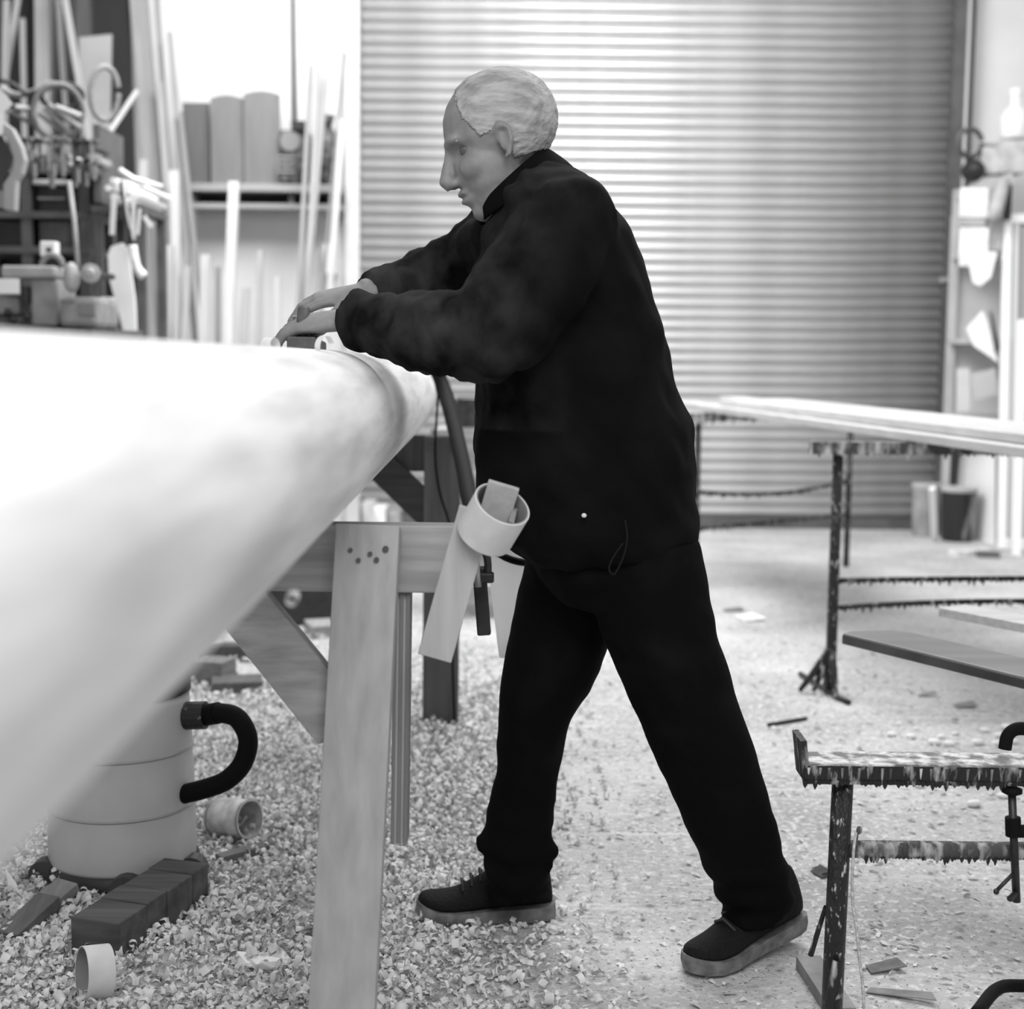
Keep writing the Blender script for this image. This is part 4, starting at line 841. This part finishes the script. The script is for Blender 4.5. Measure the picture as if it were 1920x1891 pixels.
for x in (182, 262):
    for y in (6.62, 7.0): MB().box((at(x, 400, 6.6).x, y, zz / 2), (.04, .04, zz)).build('post', m_rk, tr_)
MB().box((at(222, 400, 6.6).x, 6.81, zz), (px(96, 6.6), .46, .03)).build('top', m_rk, tr_)
MB().box((at(182, 400, 6.6).x, 6.81, zz + .2), (.03, .40, .34)).build('end_board', m_rk, tr_)
for i, (x, y, r) in enumerate(((203, 352, 6), (221, 352, 7), (237, 354, 7), (212, 338, 6), (256, 366, 6), (230, 340, 5), (265, 350, 6), (246, 372, 7), (214, 369, 7), (230, 376, 6))):
    o = MB().tube([at(x, y, 6.45), at(x, y, 6.45) + Vector((0, .5, 0))], px(r, 6.45), 14).build('tube', mat('white tube', .85, .4)); tag(o, ('white tube end, ' + ('leftmost of the bright row', 'second of the bright row', 'widest of the bright row', 'above the first two', 'lower right of the row', 'highest above the widest', 'at the far right of the row', 'under the widest', 'under the second', 'lowest of the heap')[i]), 'tube', 'white tubes stored end-on')
o = MB().tube([at(224, 318, 6.35), at(250, 336, 6.35), at(304, 350, 6.4)], [.012, .014, .010], 10).build('white_rod', mat('white tube', .85, .4), smooth=True); tag(o, 'bright white rod sticking out to the right above the tubes', 'rod')
for i, (x0, y0, x1, y1, w_) in enumerate(((228, 335, 244, 430, 5), (250, 365, 250, 450, 6), (214, 372, 210, 440, 9), (270, 405, 284, 425, 7), (262, 390, 258, 440, 5))):
    o = MB().beam(at(x0, y0, 6.42), at(x1, y1, 6.42), px(w_, 6.42), .01).build('white_strip', mat('white strip', .85, .6)); tag(o, ('white strip hanging left of the dark cord', 'white strip hanging right of the dark cord', 'broad white strip above the sheet', 'short slanted white strip beside the plank', 'thin white strip below the lowest tube')[i], 'strip', 'white strips hanging by the tubes')
rope([at(x, y, 6.38) for x, y in ((226, 340), (234, 400), (244, 440), (252, 466))], .007, .05, 'dark cord hanging in front of the white strips', 'cord', 'cord')
P = [at(x, y, 6.40) for x, y in ((202, 478), (208, 462), (228, 455), (240, 470), (252, 560), (256, 640), (236, 640), (218, 570), (204, 520))]
o = MB().prism(P, (.0, .02, 0)).build('plastic_sheet', mat('white plastic', .9, .5, .03, 8)); tag(o, 'white tapering plastic sheet hanging beside the machine', 'sheet')
rope([at(x, y, 6.32) for x, y in ((248, 460), (252, 485), (258, 505), (270, 518))], .020, .9, 'white curved plastic handle in front of the plastic sheet', 'bent_tube', 'tube')
rl = thing('clamp_rail', 'steel rail across the rack front carrying hanging clamps', 'rail', at(90, 262, 6.38)); MB().tube([at(-60, 262, 6.38), at(186, 268, 6.38)], .009, 8).build('rail_tube', m_rk, rl, smooth=True)
for x in (-20, 165): MB().beam(at(x, 266, 6.38), at(x, 266, 6.38) + Vector((0, .36, 0)), .012, .012, side=(0, 0, 1)).build('bracket', m_rk, rl)
for i in range(15):
    x = 4 + i * 12 + random.uniform(-3, 3); ln = random.uniform(40, 95); v = random.choice((.03, .05, .12, .25, .4)); a_ = at(x, 258, 6.36); sl = random.uniform(-9, 9); e_ = at(x + sl, 262 + ln, 6.34 - .055 * (i % 3))
    t_ = thing('bar_clamp', 'small bar clamp hanging from the rail in the tangle before the rack', 'clamp', e_, 'bar clamps hanging before the rack'); mm = mat('clamp tone %.2f' % v, v * .7, .45, .3, 30, metal=.2)
    MB().beam(a_, e_, .014, .008).build('bar', mm, t_); d1 = (e_ - a_).normalized()
    for f_, w_ in ((.12, .026), (random.uniform(.5, .8), .03)): c_ = a_.lerp(e_, f_); MB().beam(c_ - Vector((.0, 0, 0)), c_ + Vector((w_, -.01, .006)), .018, .014).build('jaw', mm, t_, bevel=.003)
    c_ = a_.lerp(e_, .9); MB().tube([c_ + Vector((.012, -.012, -.03)), c_ + Vector((.012, -.012, .03))], .010, 8).build('handle', mat('clamp handle', .2, .5), t_, smooth=False)
# chair-like curved shell and paper at the left edge
P = [at(x, y, 5.4) for x, y in ((-30, 225), (5, 228), (22, 240), (40, 275), (46, 300), (40, 325), (30, 338), (27, 396), (5, 392), (5, 345), (22, 320), (24, 295), (14, 262), (-4, 245), (-30, 240))]
ch = thing('curved_guard', 'grey curved plastic guard hanging at the left picture edge', 'guard', at(5, 396, 5.4))
MB().prism(P, (0, .05, 0)).build('shell', mat('grey shell', .34, .5, .05), ch, bevel=.006)
MB().prism([at(x, y, 5.43) for x, y in ((-30, 242), (0, 250), (18, 280), (20, 310), (2, 345), (2, 385), (-30, 385))], (0, .01, 0)).build('inner_panel', mat('dark inner', .05, .6), ch)
MB().prism([at(x, y, 5.425) for x, y in ((-30, 350), (24, 362), (24, 392), (-30, 386))], (0, .008, 0)).build('lower_panel', mat('mid panel', .28, .6), ch)
MB().box((at(-90, 500, 5.45).x, 5.45, at(0, 225, 5.4).z / 2), (.06, .06, at(0, 225, 5.4).z)).build('stand_post', m_rk, ch)
MB().beam(at(-90, 232, 5.45), at(-20, 232, 5.43), .03, .02).build('stand_arm', m_rk, ch)
o = MB().prism([at(x, y, 5.38) for x, y in ((-25, 150), (0, 168), (24, 195), (4, 212), (4, 250), (-25, 268))], (0, .004, 0)).build('paper_sheet', mat('white paper', .85, .8)); tag(o, 'white paper corner pinned above the curved guard', 'paper')

# ------------------------------------------------------------------ clutter right of the shutter
tag(MB().tube([(at(1818, 100, 9.1).x, 9.1, .6), (at(1818, 100, 9.1).x + .0, 9.1, 4.0)], .018, 8).build('conduit_pipe', mat('pale conduit', .5, .6), smooth=True), 'pale conduit running up the grey wall right of the shutter', 'pipe')
SY = 8.75; xs0, xs1 = at(1803, 400, SY).x, at(1960, 400, SY).x
ru = thing('storage_shelf', 'pale storage shelving loaded with jugs and bags right of the shutter', 'shelf', ((xs0 + xs1) / 2, SY, 0))
m_sw = mat('pale shelf paint', .5, .7, .1, 5)
z1 = at(1830, 352, SY).z
MB().beam((xs0, SY, at(1802, 362, SY).z), (xs1 - .25, SY, at(1870, 338, SY).z), .055, .3).build('shelf_board', m_sw, ru)
for yy in (480, 640, 780): MB().box(((xs0 + xs1) / 2, SY + .02, at(1850, yy, SY).z), (xs1 - xs0, .34, .03)).build('shelf_board', m_sw, ru)
for x in (xs0 + .02, xs1): MB().box((x, SY + .17, at(1830, 350, SY).z / 2), (.04, .04, at(1830, 350, SY).z)).build('post', m_sw, ru)
MB().box(((xs0 + xs1) / 2, SY + .2, at(1830, 600, SY).z), (xs1 - xs0, .01, 1.25)).build('back_panel', mat('white panel back', .6, .7, .06, 4), ru)
rope(loop(1819, 268, 22, 26, 8.7, turns=1), .016, .16, 'dark hose ring hung on the wall above the tilted shelf', 'hose_ring', 'hose')
o = MB().ball(at(1825, 320, 8.68), (.065, .1, .065), 16).build('black_bag', mat('black bag', .02, .5, .2), smooth=True); tag(o, 'black rounded bag in the shade on the tilted shelf', 'bag')
rbox('carton', 1843, 275, 1872, 326, 8.72, .2, .5, 'grey upright carton on the tilted shelf beside the black bag', 'carton')
rbox('carton', 1876, 262, 1925, 324, 8.70, .2, .48, 'wide grey carton at the right picture edge', 'carton')
jg = thing('plastic_jug', 'white plastic jug on top of the cartons at the right edge', 'jug', at(1902, 262, 8.7)); c = at(1902, 262, 8.78)
MB().lathe([(.075, 0), (.085, .02), (.085, .13), (.06, .17), (.035, .19), (.035, .25)], 24, Matrix.Translation(c)).build('jug_body', mat('milky plastic', .78, .5), jg, smooth=True)
MB().lathe([(.04, .25), (.04, .29), (.03, .295)], 16, Matrix.Translation(c)).build('cap', mat('milky plastic', .78, .5), jg)
rope([at(x, y, 8.78) for x, y in ((1845, 271), (1852, 272), (1862, 271), (1871, 270))], .012, .7, 'pale hose bend in front of the grey cartons', 'hose_bend', 'hose')
o = MB().tube([at(1884, 335, 8.55), at(1868, 395, 8.5), at(1858, 412, 8.5)], [.035, .04, .03], 12).build('cloth_roll', mat('grey cloth', .42, .9, .1, 20, .2), smooth=True); tag(o, 'grey rolled cloth hanging down below the tilted shelf', 'cloth')
rbox('white_board', 1802, 352, 1852, 408, 8.54, .02, .88, 'white board directly below the tilted shelf', 'board'); rbox('grey_strip', 1802, 410, 1848, 424, 8.53, .02, .45, 'grey strip between the two white boards', 'strip'); rbox('white_board', 1802, 426, 1852, 500, 8.54, .02, .9, 'white board below the grey strip', 'board')
rbox('gap_shade', 1884, 345, 1896, 412, 8.53, .02, .02, 'black panel painted as the shaded gap right of the rolled cloth', 'cloth')  # thin black panel, its colour stands for the shade in a gap
def sheet(pts, Y, v, label): 
    o = MB().prism([at(x, y, Y) for x, y in pts], (0, .006, 0)).build('paper_sheet', mat('sheet %.2f' % v, v, .8, .04, 8)); tag(o, label, 'paper')
sheet(((1812, 470), (1870, 472), (1858, 520), (1838, 536), (1824, 530)), 8.5, .9, 'white paper with cut corners below the white boards')
sheet(((1842, 582), (1850, 600), (1872, 680), (1850, 664), (1826, 648), (1812, 616)), 8.5, .92, 'white kite-shaped paper hanging on the shelf')
sheet(((1856, 580), (1862, 590), (1876, 655), (1866, 662)), 8.48, .06, 'dark strip beside the kite-shaped paper')
sheet(((1820, 700), (1866, 690), (1872, 740), (1826, 750)), 8.5, .5, 'grey card on the shelf under the kite-shaped paper')
sheet(((1794, 690), (1818, 690), (1818, 770), (1794, 772)), 8.5, .6, 'pale grey card left of the grey card')
rbox('shelf_tin', 1856, 410, 1880, 470, 8.55, .1, .35, 'grey tin beside the white boards', 'tin')
# leaning white frame, white board, bins
fr = thing('door_frame', 'white glazed frame with grey panel leaning at the right edge', 'frame', fl(1900, 1030))
def fbeam(x0, y0, x1, y1, w_, m_, nm, Y0=8.25, Y1=8.35, dep=.04): MB().beam(at(x0, y0, Y0), at(x1, y1, Y1), px(w_, 8.3), dep).build(nm, m_, fr, bevel=.006)
m_fw = mat('white gloss paint', .88, .4)
fbeam(1878, 1030, 1889, 402, 16, m_fw, 'stile', 8.25, 8.6); fbeam(1881, 410, 2010, 410, 18, m_fw, 'rail', 8.6, 8.6); fbeam(2000, 1030, 2004, 402, 16, m_fw, 'stile', 8.25, 8.6); fbeam(1880, 1020, 2000, 1020, 20, m_fw, 'rail', 8.255, 8.255)
fbeam(1945, 1025, 1950, 405, 104, mat('grey glazing panel', .42, .3), 'panel', 8.28, 8.63, .012)
fbeam(1896, 1020, 1906, 420, 8, mat('grey bead', .6, .5), 'bead', 8.24, 8.58, .03)
o = MB().beam(at(1917, 600, 8.36), fl(1905, 1042), px(16, 8.1), .02).build('white_lath', m_fw); tag(o, 'white lath leaning across the glazed frame', 'lath')
a = fl(1790, 1010); o = MB().prism([fl(1785, 996), fl(1866, 1022), at(1866, 850, fl(1866, 1022).y + .1), at(1790, 840, fl(1785, 996).y + .1)], (0, .03, 0)).build('white_sheet', mat('white sheet panel', .9, .6)); tag(o, 'white sheet panel standing behind the dripped black bin', 'panel')
def bin_(c, r, h, m_, label, band):
    t = thing('paint_bin', label, 'bin', c); T = Matrix.Translation(c)
    MB().lathe([(r * .9, 0), (r, h), (r * .94, h), (r * .84, .02), (.002, .02), (.002, 0)], 32, T).build('bin_body', m_, t); smooth_angle(t.children[-1])
    MB().lathe([(r, h - .02), (r * 1.05, h - .012), (r * 1.05, h + .006), (r * .95, h + .006)], 32, T).build('rim', band, t); smooth_angle(t.children[-1]); return t
m_bb = mat('paint-streaked bin', .02, .45, 0, 9, .1, 0, (1, 1, .25), v2=.5, lo=.55, hi=.72)
c = fl(1784, 1008); c.y -= .12; bin_(c, px(34, 8.4), px(100, 8.6), m_bb, 'black bin streaked with pale paint near the white panel', m_sw)
c = fl(1738, 1006); c.y += .05; bin_(c, px(27, 8.6), px(98, 8.8), mat('grey bin', .30, .5, .2, 10), 'grey bin left of the black streaked bin', m_sw)
o = MB().beam(fl(1752, 1014) + Vector((0, 0, .01)), at(1748, 915, 8.25), px(11, 8.3), .02).build('white_lath', m_fw); tag(o, 'white lath standing between the two bins', 'lath')
offcut(fl(1820, 1040), (.26, .08, .03), .5, .7, 'pale offcut on the floor in front of the white panel'); offcut(fl(1852, 1044), (.12, .07, .03), -.2, .12, 'dark offcut beside the white panel foot')

# ------------------------------------------------------------------ things glimpsed between mast and jacket
c = fl(885, 1120); sb2 = thing('wooden_crate', 'grey wooden crate glimpsed between mast end and jacket', 'crate', Vector((at(876, 900, 6.0).x, 6.1, 0)))
zc = at(876, 806, 6.0).z; X = sb2['_o'][0]
for k in range(5): MB().box((X, 6.0, .06 + k * zc / 5), (.30, .018, zc / 5 - .012)).build('slat', m_rail, sb2)
for s in (-1, 1):
    MB().box((X + s * .141, 6.17, zc / 2), (.018, .30, zc)).build('side', m_darkwood, sb2)
MB().box((X, 6.17, zc - .01), (.27, .30, .02)).build('lid', m_rail, sb2)
tin(Vector((at(884, 806, 6.0).x, 6.12, zc)), (0, 0, 1), .07, .13, 'dark tin standing on the grey crate behind the hose', .06)
tin(Vector((at(864, 806, 6.0).x - .03, 6.25, zc)), (0, 0, 1), .028, .05, 'small pale tin beside the dark tin on the crate', .7)
for i, (x, y, v) in enumerate(((690, 985, .5), (712, 988, .75), (738, 990, .3))): rbox('carton', x - 11, y - 50 + 9 * i, x + 11, y + 12, 8.6, .2, v, ('small grey carton by the shutter foot seen under the mast', 'small white carton by the shutter foot seen under the mast', 'small dark carton by the shutter foot seen under the mast')[i], 'carton')
for n_ in ('carton',):
    for o in [o for o in bpy.data.objects if o.name.startswith('carton') and 'shutter foot' in o.get('label', '')]: o.location.z = 0

# ------------------------------------------------------------------ shavings and dust on the floor (uncountable)
rnd = random.Random(11)
def dens(x, y):
    d = 1.0 if x < -.25 else max(.07, 1 - (x + .25) * 2.2)
    d *= .75 + .6 * noise.noise(Vector((x * 3, y * 3, 1)));
    if y > 5: d *= .5
    return max(.04, min(1, d))
def scatter(n, xr, yr, maker, name, material, label):
    V_ = []; F_ = []; c = 0
    while c < n:
        x = rnd.uniform(*xr); y = rnd.uniform(*yr)
        if rnd.random() > dens(x, y): continue
        c += 1; vs, fs = maker(); k = len(V_); a = rnd.uniform(0, 6.283); ca, sa = math.cos(a), math.sin(a); b_ = rnd.uniform(-.9, .9); cb, sb = math.cos(b_), math.sin(b_); z0 = rnd.random() ** 2 * (.030 * max(0, .6 + noise.noise(Vector((x * 6, y * 6, 3)))) if x < -.1 else .005)
        lo = 9
        W = []
        for (p, q, r) in vs:
            q, r = q * cb - r * sb, q * sb + r * cb; W.append((x + p * ca - q * sa, y + p * sa + q * ca, r)); lo = min(lo, r)
        V_ += [(p, q, r - lo + z0) for p, q, r in W]; F_ += [tuple(i + k for i in f) for f in fs]
    me = bpy.data.meshes.new(name); me.from_pydata(V_, [], F_); me.materials.append(material); o = bpy.data.objects.new(name, me); COL.objects.link(o)
    me.polygons.foreach_set('use_smooth', [True] * len(me.polygons)); stuff(o); tag(o, label, 'shavings'); return o
def mk_curl():
    g_ = 1.5 if rnd.random() < .16 else 1; R = rnd.uniform(.003, .0085) * g_; wd = rnd.uniform(.004, .011) * g_; tu = rnd.uniform(.45, 1.3); n = 7; vs = []
    for i in range(n):
        a = tu * 6.283 * i / (n - 1)
        for s in (-.5, .5): vs.append((R * math.cos(a), s * wd + .004 * i / n, R * math.sin(a) * (1 + .3 * i / n)))
    return vs, [(2 * i, 2 * i + 1, 2 * i + 3, 2 * i + 2) for i in range(n - 1)]
def mk_flake():
    l = rnd.uniform(.003, .012); w_ = rnd.uniform(.002, .006); h = rnd.uniform(.001, .006)
    return [(-l, -w_, 0), (-l, w_, .001), (0, -w_ * 1.1, h), (0, w_, h), (l, -w_ * .6, .001), (l, w_ * .5, 0)], [(0, 1, 3, 2), (2, 3, 5, 4)]
def mk_crumb():
    l = rnd.uniform(.002, .006); w_ = rnd.uniform(.0015, .004)
    return [(-l, -w_, 0), (l, -w_ * .5, .0015), (l * .6, w_, .0025), (-l * .8, w_, .001)], [(0, 1, 2, 3)]
scatter(26000, (-1.5, .25), (1.9, 4.8), mk_curl, 'wood_shavings', m_shav, 'deep carpet of pale curled shavings under the mast')
scatter(22000, (-1.5, 1.4), (2.0, 5.5), mk_flake, 'wood_flakes', mat('pine flake', .58, .8, .2, 60), 'thin scatter of flat wood flakes over the floor')
scatter(26000, (-1.2, 1.9), (2.0, 6.5), mk_crumb, 'sawdust', mat('sawdust crumb', .66, .9, .25, 80), 'sawdust crumbs over the concrete floor')
for o in bpy.data.objects:
    if '_o' in o: del o['_o']
